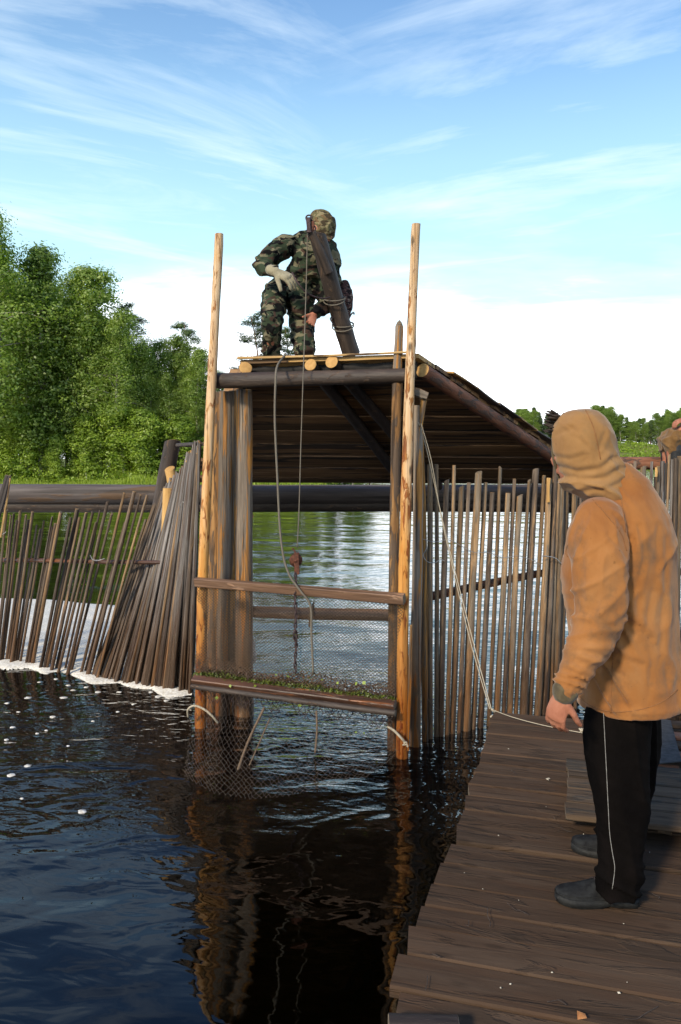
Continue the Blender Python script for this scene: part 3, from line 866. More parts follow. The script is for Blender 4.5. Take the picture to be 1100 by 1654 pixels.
# split pale strip along the right pole, running down to the water
plank('batten', at(659, 1212, 5.36), at(664, 1010, 5.36), .020, .02, (.3, -1, 0), [ORANGEPOST, END], gate, seed=8, segs=8)
bent_pole('post', [at(634, 1290, 5.55), at(635, 1100, 5.55), at(638, 800, 5.55), at(642, 600, 5.55)], .040, .034, [BROWNPOST, END], gate, 3)
pole('post', at(641, 622, 5.58), at(645, 527, 5.58), .036, .028, [GREYPOST, END_GREY], gate, seed=12, top='point', bend=.004)
bent_pole('post', [at(671, 1290, 5.62), at(671, 1100, 5.62), at(675, 850, 5.62), at(674, 655, 5.62)], .041, .034, [GREYPOST, END_GREY], gate, 4)
bent_pole('post', [at(687, 1290, 5.72), at(686, 1100, 5.72), at(684, 850, 5.72), at(679, 690, 5.72)], .026, .020, [ORANGEPOST, END], gate, 5)
pole('crossbeam', at(343, 615, 6.16), at(657, 606, 5.50), .060, .050, [DARKBARK, END_GREY], gate, seed=13, n=16, rings=16, bend=.01, lump=.03)
# three squared posts side by side
for k, (x0, x1, y1, w, mats, Yk) in enumerate(((360, 365, 633, .056, [GREYPOST, END_GREY], 6.34), (376, 379, 632, .052, [ORANGEPOST, END_GREY], 6.36), (394, 394, 630, .066, [GREYPOST, END_GREY], 6.32), (343, 350, 634, .056, [BROWNPOST, END_GREY], 6.44))):
    pole('post', at(x0, 1290, Yk), at(x1, y1, Yk), w * 1.25, w * 1.02, mats, gate, seed=40 + k, n=12, rings=14, bend=.006, lump=.07, squareness=.45)
# carved bracket and peg on the right post
plank('bracket', at(668, 632, 5.50), at(690, 640, 5.50), .055, .05, (0, -1, 0), [GREYPOST, END_GREY], gate, seed=15, segs=3)
pole('peg', at(679, 690, 5.52), at(684, 646, 5.52), .014, .024, [ORANGEPOST, END], gate, seed=16, n=10, rings=4)
o = pole('log', at(383, 988, 6.45), at(634, 994, 5.78), .048, .046, [RAIL, END_GREY], gate, seed=17, n=14, rings=12, bend=.006)
o.name = 'lower_crossbar'
b0 = plank('peeled_board', at(402, 885, 6.55), at(401, 826, 6.55), .035, .03, (0, -1, 0), [CUTWOOD, END], gate, seed=18, segs=3)
pole('peg', at(399, 833, 6.45), at(407, 834, 6.40), .021, .018, [CUTWOOD, END], gate, seed=19, n=12, rings=3)
b0 = plank('side_plank', at(296, 719, 7.0), at(330, 718, 6.6), .14, .03, (0, 0, 1), [DARKBARK, END_GREY], gate, seed=20, segs=3)

# ------------------------------------------------------------------ roof
roof = thing('plank_roof', 'low sloping roof of dark boards resting behind the gate frame', 'roof', (.3, 7.2, 2.4))
SL = -.34
FL, FR = Vector((at(384, 583, 6.2).x, 6.2, at(384, 581, 6.2).z)), Vector((at(673, 571, 5.5).x, 5.5, at(673, 571, 5.5).z))
RL, RR = Vector((-1.62, 8.85, 1.86)), Vector((2.95, 8.85, 1.84))
def rp(s, t, dz=0.0):
    a = FL.lerp(RL, t)
    b = FR.lerp(RR, t)
    p = a.lerp(b, s)
    return p + Vector((0, 0, dz))
NB = 17
ts = [i / NB for i in range(NB + 1)]
for i in range(NB):
    t0, t1 = ts[i], ts[i + 1]
    gap = .003 if i not in (11, 14) else .008
    a0, a1 = rp(0, t0 + gap * .4), rp(0, t1 - gap)
    b0_, b1_ = rp(1, t0 + gap * .4), rp(1, t1 - gap)
    rnd = random.Random(i)
    e0, e1 = rnd.uniform(-.03, .03), rnd.uniform(-.004, .012)
    T = .030
    N = 8
    V = []
    for k in range(N + 1):
        s = (k / N) * (1 + e0 * 0 + e1) + (e0 if k == 0 else 0)
        wob = .004 * math.sin(k * 1.7 + i)
        pa, pb = a0.lerp(b0_, s), a1.lerp(b1_, s)
        dz = rnd.uniform(-.003, .003) + .006 * (i % 2)
        for p in (pa, pb):
            V += [p + Vector((0, wob, dz)), p + Vector((0, wob, dz - T))]
    F = []
    for k in range(N):
        o4 = k * 4
        F += [(o4, o4 + 4, o4 + 6, o4 + 2), (o4 + 1, o4 + 3, o4 + 7, o4 + 5), (o4, o4 + 1, o4 + 5, o4 + 4), (o4 + 2, o4 + 6, o4 + 7, o4 + 3)]
    F += [(0, 2, 3, 1), (N * 4, N * 4 + 1, N * 4 + 3, N * 4 + 2)]
    # into a local frame whose z runs along the board
    zq = quat_to(b0_ - a0, (0, .3, 1))
    inv = zq.inverted()
    me = MB().add([inv @ (v - a0) for v in V], F, 0).mesh('board', [ROOFBOARD if i else EDGEWOOD], smooth=False)
    link('board', me, roof, a0, zq)
# top edge strip of paler wood, then black tar paper hanging behind the log ends
plank('edge_strip', rp(.0, -.006, .004), rp(1.0, -.006, .004), .03, .016, (0, -.3, 1), [EDGEWOOD, END], roof, seed=50, segs=14, warp=.006)
V, F = [], []
NT_ = 24
for k in range(NT_ + 1):
    s = k / NT_
    p = rp(s, .006, -.034)
    for j in range(4):
        V.append(p + Vector((0, .05 + .012 * math.sin(k * 1.1 + j) + j * .012, -j * .040 - .004 * math.sin(k * .9))))
for k in range(NT_):
    for j in range(3):
        a = k * 4 + j
        F.append((a, a + 4, a + 5, a + 1))
me = MB().add(V, F).mesh('tar_paper', [TAR])
tp = link('tar_paper', me, roof)
tp.modifiers.new('s', 'SOLIDIFY').thickness = .003
def under(px, py, Y, r):
    return at(px, py, Y)
def roofz(x, y):
    return FL.z + (y - 5.85) * SL
for k, (x0, y0, Y0, s0, s1, r) in enumerate(((397, 594, 6.10, .04, .035, .050), (502, 589, 5.86, .40, .52, .046), (535, 585, 5.78, .52, .60, .048))):
    p0 = at(x0, y0, Y0)
    p1 = rp(s1, .97, -.034 - r * 1.05)
    pole('rafter', p0, p1, r, r * 1.15, [ROOFBOARD if k == 0 else DARKBARK, END], roof, seed=60 + k, n=16, rings=14, bend=.01, lump=.03)
pole('edge_log', rp(1.0, .02, -.03 - .058), rp(1.0, .99, -.03 - .066), .050, .062, [REDBARK, END], roof, seed=64, n=16, rings=18, bend=.012, lump=.03)
# boards lying over the right edge
for k in range(9):
    t0 = .10 + k * .095
    plank('cover_board', rp(1.012, t0, .010 + .002 * (k % 2)), rp(1.012, t0 + .1, .010 + .002 * (k % 2)), .10, .014, (.25, .2, 1), [EDGEWOOD if k % 3 == 0 else BIGLOG, END], roof, seed=70 + k, segs=3)

# ------------------------------------------------------------------ movable trap: bars, net
trap = thing('fish_trap', 'net fish trap strung between two brown crossbars and a wet lower beam', 'fish trap', (-.35, 5.7, .3))
ML, MR = at(317, 941, 5.96), at(653, 967, 5.30)
plank('crossbar', ML, MR, .052, .068, (0, -.25, 1), [RAIL, END_GREY], trap, seed=80, segs=14, warp=.004)
BL, BR = at(313, 1097, 5.94), at(638, 1139, 5.31)
plank('lower_beam', BL, BR, .062, .05, (0, -.6, 1), [WETRAIL, END_GREY], trap, seed=81, segs=12, warp=.004)
pole('beam_pipe', BL + Vector((-.01, -.035, -.045)), BR + Vector((0, -.035, -.045)), .022, .024, [DARKBARK, END_GREY], trap, seed=82, n=12, rings=12, bend=.005)
def net(name, S, nu, nv, r, mat, parent, skip=0.0, jit=0.0, seed=0):
    rnd = random.Random(seed)
    pts = {}
    for i in range(nu + 1):
        for j in range(nv + 1):
            if (i + j) % 2 == 0:
                p = S(i / nu, j / nv)
                pts[i, j] = p + Vector((rnd.uniform(-jit, jit), rnd.uniform(-jit, jit), rnd.uniform(-jit, jit)))
    V, F = [], []
    for (i, j), p in pts.items():
        for dj in (1, -1):
            q = pts.get((i + 1, j + dj))
            if q is None or rnd.random() < skip:
                continue
            x, y, z = frame_axes(q - p)
            b = len(V)
            for c in (p, q):
                for k in range(3):
                    a = 2.094 * k
                    V.append(tuple(c + x * math.cos(a) * r + y * math.sin(a) * r))
            for k in range(3):
                k2 = (k + 1) % 3
                F.append((b + k, b + k2, b + 3 + k2, b + 3 + k))
    return link(name, fastmesh(name, V, F, mat), parent)
def S_up(u, v):
    a = ML.lerp(MR, u) + Vector((0, .01, -.03))
    b = BL.lerp(BR, u) + Vector((0, .03, .05))
    p = a.lerp(b, v)
    p.y += .05 * math.sin(math.pi * v) * (1 + .3 * math.sin(u * 7))
    p.x += .006 * math.sin(v * 6 + u * 9)
    return p
net('net', S_up, 112, 58, .0021, NETCORD, trap, .01, .0012)
bot = [ground(*q) for q in ((303, 1255), (345, 1283), (400, 1292), (470, 1287), (540, 1272), (590, 1255), (632, 1225))]
def S_low(u, v):
    a = BL.lerp(BR, u) + Vector((0, -.03, -.04))
    k = u * (len(bot) - 1)
    i = min(int(k), len(bot) - 2)
    b = bot[i].lerp(bot[i + 1], k - i)
    if v <= .8:
        w = v / .8
        p = a.lerp(b, w)
        p += Vector((0, -.10, -.04)) * math.sin(math.pi * w)
        p.x += .02 * math.sin(w * 5 + u * 11)
    else:
        w = (v - .8) / .2
        p = b + Vector((0, .12 * w, -.26 * w))
    return p
net('lower_net', S_low, 84, 38, .0010, NETCORD2, trap, .02, .006, 3)
# slack folded net lying over the lower beam
def S_fold(u, v):
    a = BL.lerp(BR, u)
    return a + Vector((.004 * math.sin(u * 60), .06 + .05 * math.sin(u * 9) * v, .02 + .13 * v * (.8 + .25 * math.sin(u * 13))))
net('folded_net', S_fold, 130, 12, .0028, WEED_BROWN, trap, .12, .012, 5)
def S_fold2(u, v):
    a = BL.lerp(BR, u)
    return a + Vector((0, .10 + .03 * math.sin(u * 17), -.02 - .16 * v * (.7 + .5 * abs(math.sin(u * 19)))))
net('folded_net', S_fold2, 90, 8, .0026, IRON, trap, .2, .012, 6)
# loops of pale rope tying the trap to the posts
rope_obj('rope_tie', [at(304, 1158, 5.9), at(304, 1146, 5.85), at(314, 1140, 5.82), at(330, 1146, 5.8), at(343, 1157, 5.78), at(352, 1168, 5.8)], .009, ROPE_PALE, trap)
rope_obj('rope_tie', [at(626, 1174, 5.32), at(636, 1180, 5.28), at(647, 1191, 5.26), at(655, 1200, 5.28)], .009, ROPE_PALE, trap)
mb = MB()
for k in range(5):
    c = at(655 + random.uniform(-3, 3), 1201 + random.uniform(-2, 3), 5.27)
    mb.add(*tube([c, c + Vector((random.uniform(-.02, .02), -.004, random.uniform(-.02, .012)))], .006, n=6))
link('rope_knot', mb.mesh('rope_knot', [ROPE_PALE]), trap)
rope_obj('rope', [at(427, 1143, 5.5), at(400, 1200, 5.3), at(372, 1275, 5.1), at(345, 1312, 4.98), at(322, 1340, 4.9)], .009, ROPE_BROWN, trap)
rope_obj('rope', [at(436, 1160, 5.5), at(410, 1220, 5.3), at(384, 1275, 5.15), at(350, 1320, 5.0)], .005, ROPE_BROWN, trap)
rope_obj('rope', [at(511, 1148, 5.5), at(512, 1180, 5.45), at(509, 1216, 5.4)], .007, ROPE_BROWN, trap)

# water weed caught on the net
def leaves(centers, size, up=.6, seed=0, asp=.6, spread=1.0):
    rng = np.random.default_rng(seed)
    c = np.asarray(centers, float)
    n = len(c)
    nr = rng.normal(size=(n, 3)) * spread
    nr[:, 2] += up
    nr /= np.linalg.norm(nr, axis=1)[:, None]
    t = rng.normal(size=(n, 3))
    t -= (t * nr).sum(1)[:, None] * nr
    t /= np.linalg.norm(t, axis=1)[:, None]
    b = np.cross(nr, t)
    s = (size * rng.uniform(.6, 1.3, n))[:, None]
    V = np.stack([c - t * s, c + b * s * asp + nr * s * .15, c + t * s, c - b * s * asp + nr * s * .15], 1).reshape(-1, 3)
    F = np.arange(n * 4).reshape(-1, 4)
    return V, F
rng = np.random.default_rng(4)
U = rng.uniform(0, 1, 3600)
BLn, BRn = np.array(BL), np.array(BR)
cen = BLn + (BRn - BLn) * U[:, None]
pile = np.clip(1.25 * fbm(np.stack([U * 14, U * 0, U * 0], 1), 8) + .1 - np.abs(U - .5) * .3, .12, 1)
cen += np.stack([rng.normal(0, .01, 3600), rng.uniform(.0, .10, 3600), .020 + rng.uniform(0, .055, 3600) * pile ** 1.5], 1)
V, F = leaves(cen, .0095, .5, 5)
wd = link('water_weed', fastmesh('water_weed', V, F, WEED))
kind(tag(wd, 'green water weed heaped along the lower beam of the fish trap', 'weed'), 'stuff')
U = rng.uniform(0.02, .98, 900)
cen = BLn + (BRn - BLn) * U[:, None] + np.stack([U * 0, rng.uniform(.0, .09, 900), .02 + rng.uniform(0, .07, 900)], 1)
V, F = leaves(cen, .022, .2, 6, asp=.12)
wd = link('water_weed', fastmesh('water_weed', V, F, WEED_BROWN))
kind(tag(wd, 'brown rotten stems tangled among the green weed on the lower beam', 'weed'), 'stuff')
lilies = [(465, 1092), (545, 1103), (575, 1104), (588, 1103), (412, 1108), (446, 1090), (350, 1127), (484, 1140), (575, 1183), (588, 1184), (608, 1230), (372, 1108), (520, 1098), (340, 1090), (500, 1095)]
cen = np.array([at(x, y, BL.y + (BR.y - BL.y) * (x - 313) / 325 - .07) for x, y in lilies])
V, F = leaves(cen, .014, .1, 9, asp=.9)
wd = link('loose_leaves', fastmesh('loose_leaves', V, F, leaf_mat('bright_leaf', (.15, .22, .02), (.26, .34, .04), (.35, .42, .08), .3, 5)))
kind(tag(wd, 'bright yellow-green loose leaves caught here and there in the trap net', 'leaves'), 'stuff')

# ------------------------------------------------------------------ pulley, chain, ropes
pu = thing('pulley', 'rusty iron pulley block hanging in the gate opening above the crossbar', 'pulley', at(478, 905, 5.64))
c = at(478, 905, 5.64)
mb = MB()
mb.add(*tube([c + Vector((0, -.020, 0)), c + Vector((0, -.008, 0)), c + Vector((0, .008, 0)), c + Vector((0, .020, 0))], [.047, .036, .036, .047], n=24, ref=(0, 0, 1), start_round=False))
link('wheel', mb.mesh('wheel', [RUST]), pu)
mb = MB()
mb.add(*tube([c + Vector((0, -.034, 0)), c + Vector((0, .034, 0))], .013, n=12, ref=(0, 0, 1), start_round=False))
link('axle', mb.mesh('axle', [RUST]), pu)
for s in (-1, 1):
    plank('cheek_plate', c + Vector((.004, s * .027, .055)), c + Vector((.008, s * .027, -.10)), .036, .006, (0, -1, 0), [RUST, RUST], pu, seed=90 + s, segs=4, warp=.001)
rope_obj('hook', [c + Vector((.004, 0, .05)), c + Vector((-.012, 0, .07)), c + Vector((-.02, 0, .085)), c + Vector((-.03, 0, .080))], .005, RUST, pu)
ch = thing('chain', 'twisted iron chain hanging from the pulley down to the trap beam', 'chain', at(477, 1010, 5.6))
def link_ring(center, w, h, r, ang):
    ax = Vector((math.cos(ang), math.sin(ang), 0))
    pts = [center + ax * (w * math.cos(a)) + Vector((0, 0, h * math.sin(a))) for a in [2 * math.pi * k / 14 for k in range(15)]]
    b = pts[0].copy()
    return pts
ys = list(range(930, 1088, 8))
for k, y in enumerate(ys):
    cc = at(477.5 + math.sin(k) * .8, y, 5.61)
    big = abs(y - 1030) < 5
    pts = link_ring(cc, .008 if not big else .014, .024 if not big else .036, .004, k * 1.5708 + .4)
    mb = MB().add(*tube(pts, .0060, n=5, cap=False))
    link('chain_link', mb.mesh('chain_link', [IRON]), ch)
o = rope_obj('rope', [at(497, 368, 6.02), at(494, 480, 5.95), at(490, 600, 5.65), at(486, 720, 5.64), at(483, 826, 5.64), at(480, 885, 5.64)], .0040, ROPE_GREY, n=6)
tag(o, 'straight thin rope hanging from the leaning log down through the gate opening', 'rope')
o = rope_obj('rope', [at(462, 572, 6.0), at(455, 580, 5.9), at(447, 594, 5.68), at(445, 620, 5.60), at(444, 680, 5.62), at(448, 770, 5.62), at(452, 850, 5.62), at(458, 900, 5.6), at(468, 930, 5.58), at(476, 942, 5.57), at(488, 958, 5.56), at(499, 972, 5.56), at(503, 990, 5.56), at(503, 1020, 5.57), at(506, 1088, 5.58)], .0080, ROPE_GREY, n=8)
tag(o, 'thicker curving rope that sags from the roof edge past the pulley to the trap', 'rope')
mb = MB()
for k in range(4):
    cy = at(503, 985 + k * 5, 5.82)
    pts = [cy + Vector((.018 * math.cos(a), .060 * math.sin(a), .060 * math.cos(a + .3 * k) * 0 + .055 * math.cos(a))) for a in [2 * math.pi * j / 12 for j in range(13)]]
    mb.add(*tube(pts, .007, n=5, cap=False))
o = link('rope_lashing', mb.mesh('rope_lashing', [ROPE_BROWN]))
tag(o, 'brown rope lashing wound round the round crossbar below the pulley', 'rope')
o = rope_obj('rope', [at(676, 682, 5.5), at(690, 730, 5.6), at(720, 862, 5.7), at(760, 1020, 5.4), at(794, 1147, 4.93)], .0034, ROPE_PALE)
tag(o, 'pale rope slanting from the right gate post down to the deck corner, the upper strand', 'rope')
o = rope_obj('rope', [at(680, 684, 5.5), at(697, 745, 5.6), at(716, 850, 5.7), at(757, 1025, 5.42), at(791, 1145, 4.96)], .0032, ROPE_PALE)
tag(o, 'second pale strand just beside the rope slanting down to the deck corner', 'rope')
mb = MB()
cc = at(796, 1149, 4.88)
for k in range(7):
    a = cc + Vector((random.uniform(-.02, .02), random.uniform(-.02, .02), random.uniform(-.05, .015)))
    mb.add(*tube([a, a + Vector((random.uniform(-.02, .02), 0, random.uniform(-.02, .02)))], .007, n=6))
o = link('rope_knot', mb.mesh('rope_knot', [ROPE_PALE]))
tag(o, 'small knotted rope bundle at the far left corner of the deck', 'rope')
g = lambda x, y: ground(x, y, DECK + .02)
o = rope_obj('rope', [at(797, 1147, 4.86), g(830, 1159), g(880, 1172), g(942, 1184)], .0026, ROPE_PALE)
tag(o, 'pale rope lying across the far end of the deck behind the hooded man', 'rope')
mb = MB()
for k in range(4):
    a = g(938 + k, 1181)
    mb.add(*tube([a, a + Vector((.03 - .015 * k, .01, .01))], .006, n=6))
link('rope_knot', mb.mesh('rope_knot', [ROPE_PALE]), o)

# ------------------------------------------------------------------ leaning log with iron fitting, bag, cable
davit = thing('leaning_log', 'dark log leaning up from the roof with an iron fitting at its top', 'log', at(567, 568, 6.35))
LT, LB_ = at(512, 378, 5.98), at(567, 572, 6.40)
pole('log_body', LB_, LT, .072, .062, [DARKBARK, DARKBARK], davit, seed=101, n=16, rings=16, bend=.006, lump=.05, top='slant_half')
pole('side_pole', at(531, 440, 6.05), at(503, 375, 5.93), .036, .034, [DARKBARK, DARKBARK], davit, seed=102, n=12, rings=6, bend=.004)
for k in range(3):
    c = at(499 + k * 3, 352 + k * 8, 5.90)
    pts = [c + Vector((.022 * math.cos(a), .008 * k, .020 * math.sin(a))) for a in [2 * math.pi * j / 12 for j in range(13)]]
    mb = MB().add(*tube(pts, .006, n=6, cap=False))
    link('iron_ring', mb.mesh('iron_ring', [IRON]), davit)
plank('iron_bracket', at(499, 376, 5.9), at(498, 352, 5.9), .034, .03, (0, -1, 0), [IRON, IRON], davit, seed=103, segs=3)
plank('iron_bracket', at(504, 378, 5.92), at(505, 358, 5.92), .026, .03, (0, -1, 0), [RUST, RUST], davit, seed=104, segs=3)
def lash(name, px, py, Yc, r, parent, mat=ROPE_GREY, k=2, tilt=.25):
    d = (LT - LB_).normalized()
    x, y, z = frame_axes(d)
    mb = MB()
    for j in range(k):
        c = at(px, py + j * 3, Yc)
        pts = [c + x * r * math.cos(a) + y * r * math.sin(a) + z * r * tilt * math.cos(a + j) for a in [2 * math.pi * i / 16 for i in range(17)]]
        mb.add(*tube(pts, .005, n=5, cap=False))
    return link(name, mb.mesh(name, [mat]), parent)
lash('rope_lashing', 540, 482, 6.2, .082, davit)
lash('rope_lashing', 554, 524, 6.3, .084, davit)
rope_obj('wire_end', [at(541, 512, 6.22), at(534, 514, 6.2), at(537, 521, 6.2), at(542, 527, 6.22)], .006, IRON, davit)
rope_obj('wire_end', [at(562, 519, 6.3), at(567, 508, 6.3), at(571, 505, 6.3), at(572, 508, 6.3)], .006, IRON, davit)
# bag hung on the log
mb = MB()
mb.add(*tube([at(556, 457, 6.4), at(557, 470, 6.4), at(558, 485, 6.4), at(560, 500, 6.4), at(562, 511, 6.4)], [(.035, .03), (.062, .045), (.068, .055), (.050, .05), (.018, .02)], n=14))
bag = remesh('bag', mb, .008, 2, CAMO_BAG, None, lambda P, N: .012 * (fbm(P * 14, 3) - .5) * 2)
tag(bag, 'small mottled cloth bag tied to the right side of the leaning log', 'bag')
rope_obj('bag_strap', [at(555, 458, 6.38), at(546, 445, 6.3), at(538, 425, 6.25), at(531, 408, 6.2)], .004, ROPE_GREY, bag)
o = rope_obj('cable', [at(472, 440, 6.0), at(480, 455, 5.97), at(492, 470, 5.98), at(505, 478, 6.02), at(520, 482, 6.08), at(533, 480, 6.12)], .007, IRON, n=6)
tag(o, 'dark cable running from the camouflaged man\'s gloved hand to the leaning log', 'cable')

# ------------------------------------------------------------------ foam
def foam_sheet(name, label, x0, x1, y0, y1, mask, step=.035, hgt=.05, seed=0):
    xs, ys = np.arange(x0, x1, step), np.arange(y0, y1, step)
    X, Y = np.meshgrid(xs, ys)
    m = mask(X.ravel(), Y.ravel())
    P = np.stack([X.ravel(), Y.ravel(), X.ravel() * 0], 1)
    n = fbm(P * 5, seed, 3)
    h = np.where(m > 0, np.sqrt(np.clip(m, 0, 1)) * hgt * (.25 + 1.3 * n), m * .12) - .002
    F = grid_faces(len(xs), len(ys))
    F = F[(m[F] > -.09).all(1)]
    V = np.stack([X.ravel(), Y.ravel(), h], 1)
    us, inv = np.unique(F, return_inverse=True)
    o = link(name, fastmesh(name, V[us], inv.reshape(-1, 4), FOAM, True))
    return kind(tag(o, label, 'foam'), 'stuff')
def m_back(X, Y):
    P = np.stack([X * 1.3, Y * 1.3, X * 0], 1)
    yb = 11.35 + .35 * np.sin(X * 1.1 + 1) - 2.1 * np.clip((X + 2.9) / 1.1, 0, 1) ** 1.5
    d = np.minimum(Y - (LA + LB * X - .02), yb - Y)
    d = np.minimum(d, (-1.75 - X) * 1.0)
    return np.clip(d * 6 + (fbm(P * 2, 5) - .5) * .8, -.3, 1)
foam_sheet('foam_raft', 'broad sheet of white foam on the water behind the left stake fence', -6.5, -1.6, 7.0, 12.0, m_back, .035, .022, 1)
def m_front(X, Y):
    P = np.stack([X * 1.6, Y * 1.6, X * 0 + 3], 1)
    n = fbm(P * 1.5, 9, 3)
    w = -.02 + .34 * np.clip((-2.55 - X) / .6, 0, 1) * (n > 0) * n * 1.6
    w = np.maximum(w, .30 * np.clip(1 - np.abs(X + 2.37) / .33, 0, 1) ** .6)
    w = np.maximum(w, .17 * np.clip(1 - np.abs(X + 1.93) / .25, 0, 1) ** .6)
    w = np.maximum(w, .26 * np.clip(1 - np.abs(X + 1.55) / .20, 0, 1) ** .6)
    w = np.maximum(w, .10 * (n - .35))
    d = (LA + LB * X) + .03 - Y
    return np.where((d > -.08) & (X < -1.32), np.clip((w * .75 - d) * 7 + (n - .5) * 1.1, -.3, 1), -.3)
foam_sheet('foam_drift', 'lumpy cream foam washed against the foot of the left stakes and fan', -6.0, -1.3, 6.3, 9.4, m_front, .014, .034, 2)
mb = MB()
flecks = [(30, 1150, .02), (75, 1180, .018), (150, 1165, .018), (190, 1150, .02), (110, 1205, .016), (35, 1290, .016), (110, 1107, .03), (140, 1110, .035), (158, 1118, .04), (165, 1090, .035), (205, 1094, .03), (222, 1097, .03), (232, 1110, .04), (193, 1118, .03), (90, 1097, .03), (63, 1102, .02), (45, 1127, .045), (103, 1127, .05),
          (12, 1136, .03), (118, 1115, .03), (243, 1118, .03), (85, 1158, .035), (45, 1237, .035), (132, 1311, .035), (18, 1252, .04), (256, 1125, .05), (275, 1127, .045), (268, 1132, .03), (215, 1138, .02), (150, 1098, .05), (75, 1088, .04), (20, 1175, .03), (10, 1195, .025), (60, 1185, .02)]
for x, y, s in flecks:
    c = ground(x, y)
    rr = random.Random(x)
    n = 9
    V = [(c.x, c.y, .005)]
    for ring, (k, z) in enumerate(((.75, .004), (1.0, -.002))):
        for j in range(n):
            a = 2 * math.pi * j / n
            V.append((c.x + math.cos(a) * s * k * rr.uniform(.6, 1.35) * .8, c.y + math.sin(a) * s * k * rr.uniform(.5, 1.3) * .8, z))
    F = [(0, 1 + j, 1 + (j + 1) % n) for j in range(n)] + [(1 + j, 1 + n + j, 1 + n + (j + 1) % n, 1 + (j + 1) % n) for j in range(n)]
    mb.add(V, F)
o = link('foam_flecks', mb.mesh('foam_flecks', [FOAM]))
kind(tag(o, 'scattered small white foam flecks floating on the dark water in front of the fan', 'foam'), 'stuff')
# cream lump of foam against the posts inside the gate
mb = MB()
for k in range(9):
    c = at(398 + random.uniform(-3, 7), 1045 + random.uniform(-25, 25), 6.6)
    mb.add(*tube([c, c + Vector((.01, 0, .01))], random.uniform(.03, .055), n=8))
o = remesh('foam_lump', mb, .012, 2, FOAM, None, lambda P, N: .01 * (fbm(P * 40, 3) - .5) * 2)
tag(o, 'cream lump of froth clinging to the back of the left gate posts', 'foam')

# ------------------------------------------------------------------ deck
deck = thing('wooden_deck', 'low dark wooden deck of wide cross planks the hooded man stands on', 'deck', (1.5, 3.0, DECK))
C0 = Vector((.967, 4.86, DECK))
U_, W_ = Vector((.961, -.276, 0)).normalized(), Vector((-.276, -.961, 0)).normalized()
def st(px, py):
    p = ground(px, py, DECK) - C0
    return p.dot(W_), p.dot(U_)
edge = [st(*q) for q in ((797, 1150), (792, 1165), (779, 1218), (760, 1265), (746, 1316), (734, 1359), (713, 1393), (700, 1427), (682, 1466), (649, 1541), (634, 1573), (641, 1603), (643, 1654))]
def edge_t(s):
    if s <= edge[0][0]:
        return edge[0][1]
    for (s0, t0), (s1, t1) in zip(edge, edge[1:]):
        if s0 <= s <= s1:
            return t0 + (t1 - t0) * (s - s0) / (s1 - s0)
    return edge[-1][1]
bys = [(797, 1150), (793, 1167), (788, 1184), (783, 1201), (779, 1217), (774, 1232), (768, 1248), (759, 1267), (754, 1284), (748, 1308), (741, 1332), (733, 1361), (713, 1393), (699, 1428), (683, 1462), (668, 1496), (648, 1541), (640, 1598), (643, 1650)]
bs = [st(*q)[0] for q in bys]
while bs[-1] < 6.2:
    bs.append(bs[-1] + random.uniform(.15, .2))
for k in range(len(bs) - 1):
    s0, s1 = bs[k], bs[k + 1]
    if s1 - s0 < .03:
        continue
    te = edge_t((s0 + s1) / 2)
    step = [0, .002, -.001, .003, .001][k % 5] + (.006 if k in (10, 15, 16) else 0)
    ctr = C0 + W_ * ((s0 + s1) / 2)
    top = DECK + step
    a = ctr + U_ * te
    b = ctr + U_ * 4.2
    a.z = b.z = top - .02
    plank('plank', a, b, (s1 - s0) - .004, .04, (0, 0, 1), [DECKWOOD, END_GREY], deck, seed=200 + k, segs=16, warp=.003, ragged=.03)
for tt in (.35, 1.9, 3.4):
    a = C0 + U_ * tt + W_ * .05
    b = C0 + U_ * tt + W_ * 6.0
    a.z = b.z = DECK - .105
    pole('joist', a, b, .062, .062, [DARKBARK, END_GREY], deck, seed=int(tt * 10), n=10, rings=10, bend=.01)
for s, tt in ((.4, .35), (.4, 1.9), (3.2, .35), (3.2, 1.9), (.4, 3.4), (3.2, 3.4)):
    a = C0 + U_ * tt + W_ * s
    pole('pile', Vector((a.x, a.y, -1.7)), Vector((a.x, a.y, DECK - .16)), .07, .065, [DARKBARK, END_GREY], deck, seed=int(s * 10 + tt), n=10, rings=6)
# log end at the near left corner, its top just proud of the boards
pole('corner_log', g(640, 1665) + Vector((-.02, 0, -.01)), g(740, 1668) + Vector((0, 0, -.01)), .05, .05, [DARKBARK, END_GREY], deck, seed=77, n=12, rings=6)

pal = thing('board_platform', 'small raised platform of grey boards lying on the deck behind the hooded man', 'platform', ground(1010, 1290, DECK))
pz = DECK + .095
def gp(px, py):
    return ground(px, py, pz)
fl, bl = gp(915, 1317), gp(917, 1222)
dW = Vector((fl.x - bl.x, fl.y - bl.y, 0))
ww = dW.normalized()
uu = Vector((-ww.y, ww.x, 0))
uu = gp(1100, 1338) - fl
uu.z = 0
uu.normalize()
ww = Vector((uu.y, -uu.x, 0))
if ww.dot(dW) < 0:
    ww = -ww
Wt = dW.dot(ww)
fr = [0, .20, .38, .56, .80, 1.0]
for k in range(5):
    c = bl + ww * (Wt * (fr[k] + fr[k + 1]) / 2)
    c = c + uu * (random.uniform(-.006, .006) + (dW.dot(uu)) * (fr[k] + fr[k + 1]) / 2)
    a = c
    b = c + uu * 1.35
    a.z = b.z = pz - .013
    plank('board', a, b, Wt * (fr[k + 1] - fr[k]) - .005, .026, (0, 0, 1), [DECKWOOD2, END_GREY], pal, seed=300 + k, segs=10, warp=.002, ragged=.006)
for off in (.25, .95):
    a = bl + uu * off + ww * .02
    b = bl + uu * off + ww * (Wt - .05)
    a.z = b.z = DECK + .038
    plank('batten', a, b, .06, .056, (0, 0, 1), [DECKWOOD, END_GREY], pal, seed=310, segs=4)
